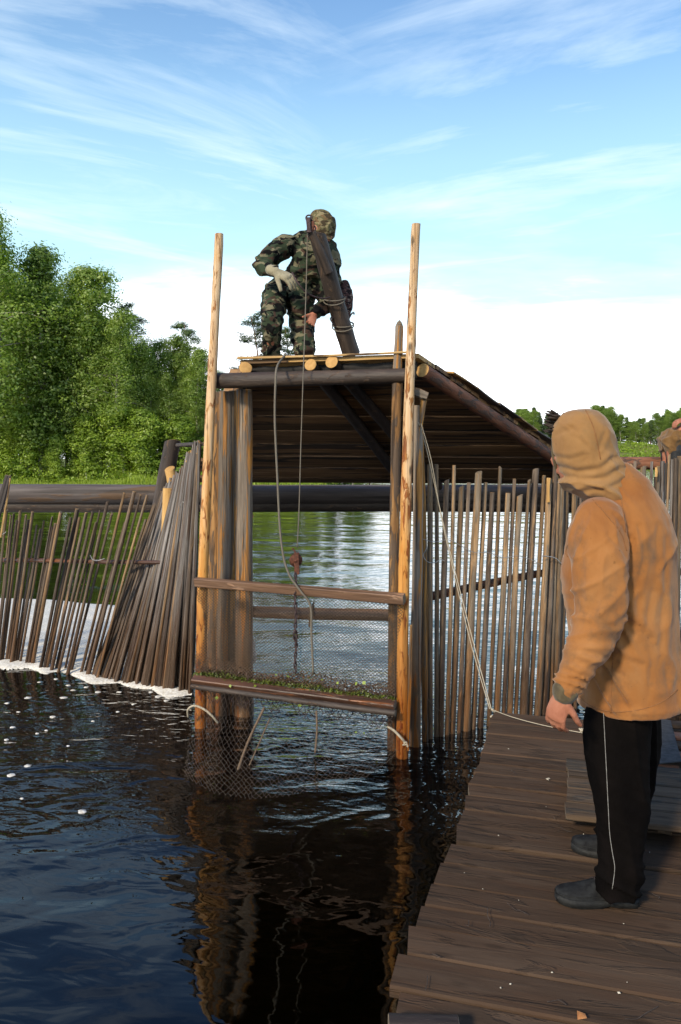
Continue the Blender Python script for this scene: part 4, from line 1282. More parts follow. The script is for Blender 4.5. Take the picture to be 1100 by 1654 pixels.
a, b = ground(1066, 1345, DECK + .01), ground(1088, 1349, DECK + .01)
o = plank('wood_wedge', a + Vector((0, .02, .01)), b + Vector((0, .02, .01)), .05, .02, (0, 0, 1), [DECKWOOD2, END], None, seed=320, segs=2)
tag(o, 'short pale wooden wedge sticking out under the front of the raised platform', 'wood')
# second pile of reddish boards further back on the right
bp = thing('board_pile', 'low pile of reddish boards on the far right of the deck', 'boards', ground(1095, 1200, DECK))
for k in range(4):
    y0 = 1168 + k * 17
    a = ground(1074, y0, DECK + .05)
    b = a + U_ * .95
    a.z = b.z = DECK + .046
    plank('board', a, b, .085, .026, (0, 0, 1), [REDBARK if k % 2 else DECKWOOD, END_GREY], bp, seed=330 + k, segs=6, warp=.004)
V = [ground(1060, 1160, DECK + .066), ground(1083, 1163, DECK + .066), ground(1101, 1229, DECK + .066), ground(1058, 1233, DECK + .066)]
V2 = [v - Vector((0, 0, .006)) for v in V]
b = V[0].copy()
o = link('felt_piece', MB().add([v - b for v in V + V2], [(0, 3, 2, 1), (4, 5, 6, 7), (0, 1, 5, 4), (1, 2, 6, 5), (2, 3, 7, 6), (3, 0, 4, 7)]).mesh('felt_piece', [simple('grey_felt', (.035, .034, .034), (.07, .067, .066), 30, .9)], smooth=False), None, b)
tag(o, 'dark grey tapering piece of roofing felt lying on the board pile', 'felt')
o = pole('stick', ground(1062, 1237, DECK + .02), ground(1096, 1240, DECK + .02), .012, .010, [REDBARK, END], None, seed=340, n=8, rings=4)
tag(o, 'short reddish stick lying beside the grey felt piece', 'stick')

# crumbs, chips and twigs on the deck
rng = np.random.default_rng(11)
mb, mt = MB(), MB()
spots = [(595 / 2.34 + 630, 325 / 2.34 + 1120, .012), (600 / 2.34 + 630, 322 / 2.34 + 1120, .009), (865 / 2.34 + 630, 1131 / 2.34 + 1120, .006), (738 / 2.34 + 630, 446 / 2.34 + 1120, .006), (172 / 2.34 + 630, 832 / 2.34 + 1120, .005),
         (410 / 2.34 + 630, 537 / 2.34 + 1120, .005), (455 / 2.34 + 630, 1098 / 2.34 + 1120, .004), (418 / 2.34 + 630, 1112 / 2.34 + 1120, .004), (612 / 2.34 + 630, 1054 / 2.34 + 1120, .004), (448 / 2.34 + 630, 210 / 2.34 + 1120, .006)]
for k in range(14):
    spots.append((rng.uniform(700, 1090), rng.uniform(1170, 1650), rng.uniform(.002, .0045)))
for x, y, s in spots:
    c = ground(x, y, DECK + .014)
    sv, tv = st(x, y)
    if tv < edge_t(sv) + .06:
        continue
    a = rng.uniform(0, 6)
    d = Vector((math.cos(a), math.sin(a), .1)) * s
    e = Vector((-math.sin(a), math.cos(a), .3)) * s * .7
    f = Vector((0, 0, s * .5))
    V = [c - d, c + e, c + d, c - e, c + f]
    mb.add(V, [(0, 1, 4), (1, 2, 4), (2, 3, 4), (3, 0, 4), (3, 2, 1, 0)])
o = link('wood_chips', mb.mesh('wood_chips', [simple('pale_chips', (.35, .30, .22), (.6, .55, .45), 50)], smooth=False))
kind(tag(o, 'tiny pale chips and crumbs scattered over the deck planks', 'chips'), 'stuff')
for x, y, L in [(790, 1484, .10), (830, 1247, .06), (755, 1495, .05), (835, 1470, .08), (1040, 1640, .12), (900, 1320, .05), (690, 1590, .06), (1060, 1450, .05), (900, 1620, .05), (915, 1342, .05), (705, 1545, .05)]:
    c = ground(x, y, DECK + .016)
    a = rng.uniform(0, 3.1)
    p = [c + Vector((math.cos(a) * L * t + rng.normal() * .006, math.sin(a) * L * t + rng.normal() * .006, .004 * rng.uniform(0, 2))) for t in (-.5, -.2, .1, .5)]
    mt.add(*tube(smooth_path(p, 3), .0013, n=4))
o = link('twigs', mt.mesh('twigs', [DARKBARK]))
kind(tag(o, 'thin dark twigs and stems scattered on the deck', 'twigs'), 'stuff')
c = ground(938, 1643, DECK + .02)
o = link('dry_leaf', MB().add([Vector((-.012, -.01, 0)), Vector((.014, -.012, .006)), Vector((.016, .012, .002)), Vector((-.006, .016, .008)), Vector((0, 0, .010))],
                              [(0, 1, 4), (1, 2, 4), (2, 3, 4), (3, 0, 4)]).mesh('dry_leaf', [simple('orange_leaf', (.3, .12, .04), (.45, .2, .07), 60)]), None, c)
tag(o, 'small orange dry leaf lying at the near edge of the deck', 'leaf')
# ------------------------------------------------------------------ people
def ridge(x):
    return np.clip(1 - np.abs(2 * x - 1) * 1.5, 0, 1) ** 2.2 * 2.2 - .9
def seg_dist(P, a, b):
    a, b = np.array(a), np.array(b)
    d = b - a
    t = np.clip(((P - a) @ d) / (d @ d), 0, 1)
    return np.linalg.norm(P - (a + t[:, None] * d), axis=1), t
def loft(mb, rings, n=28, ex=1.0):
    """rings: (centre, half-width in x, half-depth in y, tilt of the ring towards +x per metre)"""
    V, F = [], []
    for c, rx, ry, *q in rings:
        yaw = q[0] if q else 0.0
        lift = q[1] if len(q) > 1 else 0.0
        for k in range(n):
            a = 2 * math.pi * k / n
            ca, sa = math.cos(a), math.sin(a)
            x = math.copysign(abs(ca) ** ex, ca) * rx
            y = math.copysign(abs(sa) ** ex, sa) * ry
            X = x * math.cos(yaw) - y * math.sin(yaw)
            Y = x * math.sin(yaw) + y * math.cos(yaw)
            V.append((c.x + X, c.y + Y, c.z + lift * X))
    M = len(rings)
    for i in range(M - 1):
        for k in range(n):
            a, b = i * n + k, i * n + (k + 1) % n
            F.append((a, a + n, b + n, b))
    F.append(tuple(range(n)))
    F.append(tuple(range(M * n - 1, (M - 1) * n - 1, -1)))
    return mb.add(V, F)
def hand(mb, wrist, d, palm, s=1.0, curl=(.35, .5, .4), thumb_side=1, spread=.10, thumb_curl=.3):
    """five-fingered hand; d = direction of the fingers, palm = palm normal, thumb on thumb_side of d x palm"""
    d = Vector(d).normalized()
    palm = Vector(palm)
    palm = (palm - d * palm.dot(d)).normalized()
    ac = d.cross(palm).normalized() * thumb_side
    wrist = Vector(wrist)
    mb.add(*tube([wrist - d * .04 * s, wrist, wrist + d * .03 * s, wrist + d * .065 * s, wrist + d * .088 * s],
                 [(.027 * s, .020 * s), (.028 * s, .020 * s), (.037 * s, .019 * s), (.042 * s, .017 * s), (.040 * s, .013 * s)], n=14, ref=palm))
    for off, L, r in ((.031, .070, .0092), (.0105, .080, .0095), (-.0105, .074, .0092), (-.031, .058, .0082)):
        p = wrist + d * (.082 * s) + ac * off * s
        f = (d + ac * off * spread * 30).normalized()
        pts = [p - f * .02 * s, p]
        for j, (k, c) in enumerate(zip((.45, .32, .26), curl)):
            c2 = c * (1 + off * 4)
            f = (f * math.cos(c2) + palm * math.sin(c2)).normalized()
            palm2 = palm
            pts.append(pts[-1] + f * L * k * s)
            palm = palm  # keep the same bending plane
            f = f
        mb.add(*tube(pts, [r * s * 1.0, r * s * 1.05, r * s, r * s * .93, r * s * .82], n=8, ref=ac))
    p = wrist + d * .02 * s + ac * .024 * s
    f = (d * .62 + ac * .62 + palm * .35).normalized()
    p1 = p + f * .045 * s
    f2 = (f * math.cos(thumb_curl) + (d * .6 + palm * .6).normalized() * math.sin(thumb_curl)).normalized()
    p2 = p1 + f2 * .032 * s
    p3 = p2 + (f2 + palm * .3).normalized() * .026 * s
    mb.add(*tube([p, p1, p2, p3], [.015 * s, .0125 * s, .0108 * s, .0088 * s], n=8))
def head(mb, c, face, up=(0, 0, 1), s=1.0):
    f = Vector(face).normalized()
    u = Vector(up)
    u = (u - f * u.dot(f)).normalized()
    r = f.cross(u)
    def e(p, rx, ry, rz, n=14):
        V, F = [], []
        for i in range(1, n):
            th = math.pi * i / n
            for k in range(n):
                a = 2 * math.pi * k / n
                q = p + f * (rx * math.sin(th) * math.cos(a)) + r * (ry * math.sin(th) * math.sin(a)) + u * (rz * math.cos(th))
                V.append(q)
        V += [p + u * rz, p - u * rz]
        for i in range(n - 2):
            for k in range(n):
                a, b = i * n + k, i * n + (k + 1) % n
                F.append((a, a + n, b + n, b))
        for k in range(n):
            F.append((len(V) - 2, k, (k + 1) % n))
            F.append((len(V) - 1, (n - 2) * n + (k + 1) % n, (n - 2) * n + k))
        mb.add(V, F)
    e(c + u * .02 * s, .098 * s, .077 * s, .105 * s)
    e(c + f * .030 * s - u * .055 * s, .062 * s, .055 * s, .065 * s)
    e(c + f * .065 * s - u * .098 * s, .026 * s, .026 * s, .020 * s)
    mb.add(*tube([c + f * .088 * s + u * .015 * s, c + f * .106 * s - u * .022 * s, c + f * .100 * s - u * .036 * s], [.009 * s, .013 * s, .013 * s], n=8))
    for k in (-1, 1):
        e(c + f * .083 * s + r * .031 * s * k + u * .036 * s, .013 * s, .02 * s, .007 * s, 8)       # brow
        e(c + f * .082 * s + r * .031 * s * k + u * .012 * s, .010 * s, .013 * s, .008 * s, 8)      # eyeball
        e(c + f * .066 * s + r * .042 * s * k - u * .018 * s, .024 * s, .020 * s, .016 * s, 8)      # cheek
        e(c - f * .005 * s + r * .078 * s * k - u * .005 * s, .018 * s, .009 * s, .032 * s, 8)      # ear
    for dz, rz in ((-.056, .005), (-.066, .007)):
        e(c + f * .088 * s + u * dz * s, .012 * s, .024 * s, rz * s, 8)
def limb(mb, pts, rad, n=12, ref=None):
    mb.add(*tube(smooth_path(pts, 4), [float(np.interp(i / (4 * (len(pts) - 1)), np.linspace(0, 1, len(rad)), rad)) for i in range(4 * (len(pts) - 1) + 1)], n=n, ref=ref))

# ---- the hooded man on the deck ---------------------------------------------------
YB = 2.80
hm = thing('person', 'man in orange hooded canvas jacket and black trousers standing on the deck', 'person', (.97, 2.85, DECK))
def hp(px, py, dy=0.0):
    return at(px, py, YB + dy)
def ring(py, l, r, hd, dy=0.0, yaw=0.0, lift=0.0):
    a, b = hp(l, py, dy), hp(r, py, dy)
    return ((a + b) / 2, (b - a).length / 2, hd, yaw, lift)
ELB, SHO, CUF = hp(961, 1003, -.20), hp(968, 842, -.155), hp(915, 1112, -.26)
WRI = hp(909, 1120, -.26)
# body (skin), one continuous surface under the clothes
body = MB()
face_dir = Vector((-.80, .58, -.10))
hc = hp(942, 728, 0)
head(body, hc, face_dir, s=1.04)
limb(body, [hp(958, 742, .01), hp(975, 790, .02), hp(990, 830, .02)], [.058, .058, .075])
loft(body, [ring(1170, 975, 1040, .07), ring(1120, 970, 1045, .09), ring(1000, 965, 1050, .10), ring(900, 960, 1050, .11), ring(845, 965, 1040, .10), ring(815, 975, 1030, .06)])
limb(body, [SHO, ELB, WRI], [.040, .036, .034, .032, .027])
limb(body, [hp(1030, 846, .16), hp(1030, 1000, .24), hp(985, 1085, .33)], [.045, .036, .034, .032, .027])
hand(body, WRI + Vector((-.004, 0, -.006)), Vector((-.22, .10, -1)), Vector((.72, .70, -.06)), s=.94, curl=(.40, .70, .60), thumb_side=1, spread=.05, thumb_curl=.9)
hand(body, hp(980, 1090, .34), Vector((-.7, 0, -.6)), Vector((.5, -.8, 0)), s=1.0, thumb_side=-1)
limb(body, [hp(1000, 1180, -.03), hp(1003, 1300, -.08), hp(1003, 1425, -.11)], [.06, .045, .038, .03])
limb(body, [hp(1016, 1180, .08), hp(1008, 1290, .17), hp(996, 1368, .235)], [.06, .045, .038, .03])
remesh('body', body, .0042, 3, SKIN, hm)
for dx, dy in ((0, 0),):
    pass
# jacket
jk = MB()
loft(jk, [ring(1138, 938, 1099, .185, 0, .35, .05), ring(1120, 935, 1099, .185, 0, .35, .04), ring(1080, 926, 1097, .180, 0, .35), ring(1030, 919, 1094, .175, 0, .35), ring(980, 913, 1091, .178, 0, .35),
          ring(930, 911, 1089, .185, 0, .35), ring(890, 915, 1086, .188, 0, .35), ring(860, 922, 1083, .180, 0, .35), ring(835, 932, 1077, .165, 0, .35), ring(812, 944, 1066, .140, 0, .35),
          ring(792, 958, 1052, .112, 0, .3), ring(775, 962, 1045, .098, 0, .3), ring(758, 972, 1024, .072, 0, .3), ring(747, 980, 1012, .045, 0, .3)], ex=.92)
limb(jk, [SHO + Vector((.01, .04, .0)), (SHO + ELB) / 2 + Vector((.004, -.01, 0)), ELB + Vector((.012, 0, 0)), (ELB + CUF) / 2 + Vector((.006, 0, -.005)), CUF],
     [.090, .098, .094, .090, .086, .078, .068, .057, .046], n=18)
limb(jk, [hp(1040, 842, .16), hp(1040, 1000, .22), hp(990, 1082, .30)], [.095, .092, .085, .07, .05], n=16)
A_, B_, D_ = np.array(SHO), np.array(ELB), np.array(CUF)
def creases(P, table):
    """dents along drawn lines (in the figure's own x-z plane) with a raised lip on their upper side"""
    out = np.zeros(len(P))
    vis = P[:, 1] < YB + .03
    for pts, wdt, dep in table:
        q = [hp(x, y, -.16) for x, y in pts]
        best = np.full(len(P), 9.0)
        sgn = np.zeros(len(P))
        for a, b in zip(q, q[1:]):
            ax, az, bx_, bz = a.x, a.z, b.x, b.z
            dx, dz = bx_ - ax, bz - az
            L2 = dx * dx + dz * dz
            t = np.clip(((P[:, 0] - ax) * dx + (P[:, 2] - az) * dz) / L2, 0, 1)
            ex, ez = P[:, 0] - ax - t * dx, P[:, 2] - az - t * dz
            dd = np.hypot(ex, ez)
            s_ = np.sign(dx * ez - dz * ex)
            m = dd < best
            best[m] = dd[m]
            sgn[m] = s_[m]
        w = wdt
        dep = dep * .62
        out += np.where(vis, -dep * np.exp(-(best / w) ** 2) + dep * .8 * np.exp(-((best * sgn - 2.0 * w) / (1.3 * w)) ** 2), 0)
    return out
JCREASE = [([(1016, 868), (1017, 905), (1010, 950), (1002, 990)], .012, .010), ([(1030, 850), (1035, 900), (1022, 950)], .010, .007),
           ([(1004, 905), (985, 878), (972, 862)], .009, .006), ([(1010, 925), (992, 900), (980, 888)], .008, .005),
           ([(1002, 1000), (1030, 1012), (1048, 1030)], .011, .009), ([(985, 1050), (1010, 1065), (1035, 1072)], .010, .007), ([(975, 1078), (1005, 1092)], .009, .005),
           ([(990, 1035), (962, 1048), (930, 1040)], .009, .008), ([(978, 1066), (950, 1072), (915, 1058)], .009, .008), ([(970, 1085), (940, 1088), (905, 1078)], .007, .007),
           ([(962, 1098), (935, 1102), (900, 1092)], .006, .006), ([(950, 1108), (925, 1112), (898, 1100)], .005, .005), ([(1000, 985), (970, 1000), (945, 985)], .011, .006),
           ([(1062, 850), (1058, 930), (1042, 1010)], .012, .006), ([(1078, 870), (1074, 960), (1066, 1060)], .012, .006), ([(1030, 960), (1024, 1020)], .010, .004),
           ([(1050, 1060), (1046, 1120)], .012, .004), ([(1078, 1080), (1080, 1110)], .010, .004), ([(935, 855), (928, 900), (925, 960)], .010, .006), ([(950, 940), (940, 1000)], .010, .004),
           ([(985, 830), (1000, 850), (1012, 872)], .007, .005), ([(965, 1000), (975, 1020), (985, 1028)], .007, .005)]
HCREASE = [([(905, 752), (940, 764), (975, 758), (1000, 740)], .009, .007), ([(910, 768), (945, 780), (985, 772), (1012, 758)], .009, .008), ([(922, 786), (955, 794), (995, 788), (1022, 776)], .008, .007),
           ([(935, 690), (950, 715), (955, 742)], .008, .004), ([(915, 700), (935, 690), (948, 672)], .008, .003), ([(985, 700), (972, 730), (992, 745)], .008, .005), ([(905, 735), (930, 742), (950, 735)], .008, .004)]
SURF = {}
def on_surface(o, pts, lift=.001):
    """drop a line drawn on the near side of a garment onto its surface"""
    from mathutils.bvhtree import BVHTree
    if o.name not in SURF:
        me = o.data
        SURF[o.name] = BVHTree.FromPolygons([v.co.copy() for v in me.vertices], [p.vertices[:] for p in me.polygons])
    base = o.location + (o.parent.location if o.parent else Vector())
    out = []
    for p in pts:
        d = ray(*p).normalized()
        hit, nrm, i, dist = SURF[o.name].ray_cast(Vector((0, 0, CAMZ)) - base, d)
        if hit is not None:
            out.append(hit + base + nrm * lift)
    return out
def dense(pts, m=5):
    P = smooth_path([Vector((x, y, 0)) for x, y in pts], m)
    return [(p.x, p.y) for p in P]
def jacket_disp(P, N):
    z = P[:, 2] - DECK
    d1, t1 = seg_dist(P, A_, B_)
    d2, t2 = seg_dist(P, B_, D_)
    arm = ((np.minimum(d1, d2) < .115) & (P[:, 1] < YB - .075)).astype(float)
    # vertical draping folds of the torso
    w = vnoise(np.stack([P[:, 0] * 13 + 2 * fbm(P * 2, 4), P[:, 1] * 13, z * 2.0], 1), 11)
    tor = .0060 * ridge(w) * np.clip((1.35 - z) / .5, .2, 1)
    q = vnoise(np.stack([P[:, 0] * 7 + z * 5, P[:, 1] * 6, z * 9 - P[:, 0] * 8], 1), 14)
    tor += .0035 * ridge(q)
    # creases running in from the armpit
    q2 = vnoise(np.stack([P[:, 0] * 4, P[:, 1] * 4, z * 13 + P[:, 0] * 22], 1), 15)
    near_arm = np.exp(-((P[:, 0] - (B_[0] + .085)) / .06) ** 2) * (P[:, 1] < YB)
    tor += .011 * ridge(q2) * near_arm
    # sleeve: creases round the elbow and gathered at the cuff
    t = np.where(d1 < d2, t1, 1 + t2)
    cr = vnoise(np.stack([t * 6.5 + P[:, 0] * 14 , P[:, 1] * 7, t * 2 + P[:, 0] * 9], 1), 21)
    cr2 = vnoise(np.stack([t * 13 + P[:, 0] * 10, P[:, 1] * 5, P[:, 0] * 5], 1), 23)
    slv = .0065 * ridge(cr) * np.clip(.35 + np.exp(-((t - 1) / .4) ** 2), 0, 1) + .007 * ridge(cr2) * np.clip((t - 1.25) / .5, 0, 1)
    lng = vnoise(np.stack([P[:, 0] * 16, P[:, 1] * 16, z * 3.5], 1), 25)
    slv += .006 * ridge(lng) * np.clip(1.1 - t, 0, 1)
    hem = .006 * np.exp(-((z - .735) / .012) ** 2)
    side = np.clip(1.15 - np.abs(N[:, 2]) * 1.3, 0, 1)
    cr_ = creases(P, JCREASE)
    return (tor * (1 - arm) + slv * arm) * side * np.clip((z - .70) / .06, 0, 1) + .003 * (fbm(P * 20, 9) - .5) + hem * (1 - arm) * side + cr_
jacket = remesh('jacket', jk, .0070, 5, CANVAS, hm, jacket_disp)
for line in ([(944, 792), (962, 812), (985, 838), (1003, 862), (1012, 890)], [(992, 1040), (989, 1080), (987, 1120), (987, 1152)],
             [(936, 1124), (950, 1137), (970, 1146), (1000, 1150), (1035, 1146), (1070, 1133), (1094, 1114)], [(918, 880), (914, 892), (917, 899)], [(1003, 800), (1010, 860)]):
    q = on_surface(jacket, dense(line))
    if len(q) > 2:
        rope_obj('seam', q, .0015, SEAM, jacket, n=4, m=1)
# cuff
mb = MB()
dcf = (CUF - ELB).normalized()
mb.add(*tube([CUF + dcf * .002, CUF + dcf * .010, CUF + dcf * .018], [.043, .045, .042], n=20, start_round=True))
remesh('cuff', mb, .005, 2, CUFF, hm, lambda P, N: .004 * (vnoise(P * 60, 4) - .5))
# seam down the side and along the hem (raised tube lines)
# hood
hd = MB()
loft(hd, [ring(826, 958, 1008, .075, .0, .4), ring(812, 944, 1012, .100, .0, .4), ring(798, 927, 1014, .117, 0, .4), ring(781, 912, 1010, .120, 0, .4), ring(760, 902, 1004, .115, 0, .4), ring(742, 896, 997, .117, 0, .4),
          ring(722, 893, 992, .120, 0, .4), ring(702, 894, 987, .118, 0, .4), ring(686, 898, 980, .108, 0, .4), ring(673, 906, 972, .09, 0, .4), ring(665, 918, 962, .065, 0, .4), ring(661, 930, 952, .035, 0, .4)], n=32, ex=.95)
def hood_disp(P, N):
    z = P[:, 2] - DECK
    x = P[:, 0] - hc.x
    zz = z + .35 * x * x * 6 + .28 * x        # sagging neck folds
    k = np.clip((1.62 - z) / .12, 0, 1)
    f1 = ridge(vnoise(np.stack([P[:, 0] * 3.2, P[:, 1] * 3.2, zz * 24], 1), 31))
    f2 = ridge(vnoise(np.stack([P[:, 0] * 9 + z * 12, P[:, 1] * 7, z * 10 + x * 16], 1), 33))
    crown = ridge(vnoise(np.stack([P[:, 0] * 14 - z * 10, P[:, 1] * 8, z * 5 + x * 5], 1), 35))
    seam = .004 * np.exp(-(((x + .005) - (1.72 - z) * .17) / .004) ** 2) * (P[:, 1] < YB) * (z > 1.50)
    # opening edge of the hood on the face side
    fd = (P - np.array(hc)) @ np.array(face_dir.normalized())
    hol = -.05 * np.clip((fd - .085) / .03, 0, 1) * np.clip((z - 1.55) / .03, 0, 1) * np.clip((1.74 - z) / .03, 0, 1)
    return .0105 * f1 * k + .0055 * f2 * np.clip(k + .3, 0, 1) + .002 * crown + .002 * (fbm(P * 22, 8) - .5) + hol + creases(P, HCREASE)
hood = remesh('hood', hd, .0058, 4, CANVAS_TAN, hm, hood_disp)
q = on_surface(hood, dense([(946, 663), (957, 686), (964, 712), (970, 742)]))
rope_obj('seam', q, .0014, SEAM, hood, n=4, m=1)
rope_obj('hood_edge', [hp(912, 668, .06), hp(899, 684, .05), hp(894, 705, .045), hp(893, 730, .04), hp(897, 752, .045), hp(903, 772, .06)], .006, CUFF, hm)
# fringe of dark hair at the brow
mb = MB()
rr = random.Random(5)
for k in range(46):
    a = hp(903 + rr.uniform(-4, 3), rr.uniform(668, 700), .04 + rr.uniform(-.04, .03))
    t = Vector((-.034 + rr.uniform(-.014, .012), rr.uniform(-.01, .02), rr.uniform(-.004, .024)))
    mb.add(*tube([a, a + t * .6, a + t], [.006, .005, .0022], n=5))
link('hair', mb.mesh('hair', [HAIR]), hm)
# trousers
tr = MB()
def leg(px_c, py, hw, hdp, dy):
    a = hp(px_c, py, dy)
    w = hw / FPX * a.y
    return (a, w, hdp)
near = [leg(1000, 1448, 33, .062, -.115), leg(1000, 1428, 38, .068, -.11), leg(1001, 1405, 39, .072, -.11), leg(1003, 1370, 38, .074, -.10), leg(1004, 1320, 42, .082, -.09), leg(1001, 1270, 47, .092, -.08), leg(997, 1220, 51, .10, -.07), leg(996, 1165, 51, .105, -.05), leg(998, 1115, 50, .10, -.04)]
farl = [leg(995, 1372, 30, .065, .24), leg(998, 1350, 34, .07, .22), leg(1006, 1310, 38, .078, .19), leg(1012, 1260, 44, .088, .15), leg(1018, 1210, 50, .10, .11), leg(1020, 1160, 48, .10, .08), leg(1016, 1120, 46, .09, .06)]
loft(tr, near)
loft(tr, farl)
def tr_disp(P, N):
    z = P[:, 2] - DECK
    v = ridge(vnoise(np.stack([P[:, 0] * 15 + z * 2, P[:, 1] * 15, z * 1.6], 1), 41))
    h = ridge(vnoise(np.stack([P[:, 0] * 6, P[:, 1] * 6, z * 26 + P[:, 0] * 14], 1), 43))
    return .0045 * v + .006 * h * np.clip((.25 - z) / .14, 0, 1) + .0015 * h + .002
trousers = remesh('trousers', tr, .0080, 3, BLACKCLOTH, hm, tr_disp)
# pale piping down the outside of the near leg
lp = [(975, 1150), (977, 1190), (979, 1230), (981, 1270), (983, 1310), (985, 1345), (989, 1375), (993, 1400), (991, 1422), (989, 1436)]
pp = on_surface(trousers, dense(lp), .0012)
rope_obj('piping', pp, .0013, PIPING, trousers, n=5, m=1)
# shoes
def shoe(toe, heel, z0, parent, label):
    toe, heel = Vector(toe), Vector(heel)
    d = (toe - heel)
    L = d.length
    d.normalize()
    side = Vector((-d.y, d.x, 0))
    st_ = [(-.02, .020, .052), (.03, .033, .068), (.14, .036, .082), (.26, .034, .084), (.36, .035, .080), (.46, .040, .068), (.58, .045, .056), (.72, .048, .042), (.84, .044, .036), (.92, .036, .029), (.975, .024, .022), (1.0, .010, .014)]
    up_, so = MB(), MB()
    n = 16
    V, F, Vs, Fs = [], [], [], []
    for i, (t, w, h) in enumerate(st_):
        c = heel + d * (t * L)
        tl = .010 * max(0, (t - .7) / .3) ** 2
        for k in range(n):
            a = math.pi * k / (n - 1)
            V.append(c + side * (w * math.cos(a)) + Vector((0, 0, z0 + .022 + tl + h * math.sin(a) ** .75)))
        for k in range(n):
            a = 2 * math.pi * k / n
            q = 1 if math.sin(a) > 0 else 0
            ww_ = w + .0055
            hh = .028 + (.010 if t < .25 else 0) * 0
            V2 = c + side * (ww_ * math.copysign(abs(math.cos(a)) ** .4, math.cos(a))) + Vector((0, 0, z0 + tl * .8 + (hh if q else 0.0)))
            if not q and .28 < t < .42:
                V2.z += .006
            Vs.append(V2)
    M = len(st_)
    for i in range(M - 1):
        for k in range(n - 1):
            a = i * n + k
            F.append((a, a + 1, a + n + 1, a + n))
        for k in range(n):
            a, b = i * n + k, i * n + (k + 1) % n
            Fs.append((a, b, b + n, a + n))
    F += [tuple(range(n - 1, -1, -1)), tuple(range((M - 1) * n, M * n))]
    Fs += [tuple(range(n)), tuple(range(M * n - 1, (M - 1) * n - 1, -1))]
    sh = link('shoe', MB().add([v - heel for v in V], F).mesh('shoe', [SHOE]), parent, heel)
    sh.modifiers.new('s', 'SUBSURF').levels = 1
    sh.modifiers['s'].render_levels = 2
    link('sole', MB().add([v - heel for v in Vs], Fs).mesh('sole', [SOLE]), sh, heel)
    # piping seam over the toe cap and laces
    for j, t in enumerate((.40, .46, .52)):
        c = heel + d * (t * L) + Vector((0, 0, z0 + .022 + np.interp(t, [q[0] for q in st_], [q[2] for q in st_]) + .001))
        p = [c - side * .022 + Vector((0, 0, -.010)) + d * .008, c + Vector((0, 0, .004)), c + side * .022 + Vector((0, 0, -.010)) - d * .008]
        rope_obj('lace', p, .0028, LACE, sh, n=5)
    c = heel + d * (.40 * L) + Vector((0, 0, z0 + .105))
    for s_ in (-1, 1):
        rope_obj('lace', [c, c + side * .02 * s_ + Vector((0, 0, .012)), c + side * .036 * s_ + d * .01 + Vector((0, 0, 0)), c + side * .022 * s_ + d * .012 + Vector((0, 0, -.012)), c], .0024, LACE, sh, n=5)
    for s_ in (-1, 1):
        mk = [heel + d * (t * L) + side * s_ * (w + .0005) * .985 + Vector((0, 0, z0 + .040)) for t, w, h in st_[2:-1]]
        rope_obj('seam', mk, .0018, SOLE, sh, n=4, m=2)
    return sh
def deck_pt(px, py):
    p = ground(px, py, DECK + .003)
    return Vector((p.x, p.y, 0))
shoe(deck_pt(897, 1456), deck_pt(1026, 1459), DECK + .006, hm, '')
shoe(deck_pt(923, 1371), deck_pt(1030, 1392), DECK + .006, hm, '')

# ---- man in camouflage on the roof ----------------------------------------------------
YC = 6.3
cm = thing('person', 'man in camouflage suit and cap kneeling on the roof behind the leaning log', 'person', at(470, 575, YC + .2))
def cp(zx, zy, dy=0.0):
    return at(380 + zx / 4.583, 320 + zy / 4.583, YC + dy)
# zoomed-picture coordinates; dy negative = nearer
HIPC = cp(400, 700, .28)
rS, rE, rW = cp(400, 345, .0), cp(200, 500, -.10), cp(290, 545, -.26)
lS, lE, lW = cp(700, 400, .05), cp(690, 760, .02), cp(585, 855, -.12)
rH, rK, rA = cp(320, 700, .22), cp(272, 905, -.16), cp(268, 1190, .06)
lH, lK, lA = cp(470, 740, .26), cp(505, 1120, -.02), cp(520, 1130, .42)
HC = cp(640, 275, -.02)
fdir = Vector((-.45, -.75, -.45))
body = MB()
head(body, HC, fdir, up=(-.1, -.35, .9), s=1.0)
limb(body, [HC + Vector((-.01, .03, -.06)), cp(600, 380, .08)], [.055, .062])
limb(body, [cp(590, 430, .08), cp(540, 560, .16), cp(430, 690, .25)], [.15, .14, .14])
limb(body, [rS, rE, rW], [.055, .045, .032])
limb(body, [lS, lE, lW], [.055, .045, .032])
hand(body, rW, cp(420, 590, -.28) - rW, Vector((0, .6, -.7)), s=1.0, curl=(.5, .7, .5), thumb_side=-1)
hand(body, lW, Vector((-.35, -.2, -.9)), Vector((.3, -.9, .2)), s=.95, curl=(.8, 1.0, .8), thumb_side=1)
limb(body, [rH, rK, rA], [.07, .045, .04, .035])
limb(body, [lH, lK, lA], [.07, .045, .04, .035])
remesh('body', body, .006, 2, SKIN, cm)
jk = MB()
limb(jk, [cp(600, 345, .07), cp(590, 430, .06), cp(560, 520, .12), cp(480, 620, .2), cp(400, 700, .26)], [.13, .185, .175, .155, .15], n=18)
limb(jk, [cp(470, 330, .05), cp(560, 330, .05), cp(690, 390, .06)], [.09, .105, .09], n=14)
limb(jk, [rS, (rS + rE) / 2 + Vector((-.015, 0, .02)), rE, rW], [.088, .085, .080, .075, .062, .047], n=14)
limb(jk, [lS, (lS + lE) / 2 + Vector((.015, 0, 0)), lE, lW + Vector((.01, .01, .02))], [.085, .078, .082, .07, .055], n=14)
limb(jk, [cp(470, 640, .10), cp(500, 800, .06), cp(520, 870, .06)], [.11, .10, .07], n=14)       # coat skirt hanging between the legs
limb(jk, [cp(640, 560, .10), cp(660, 700, .08)], [.09, .08], n=12)
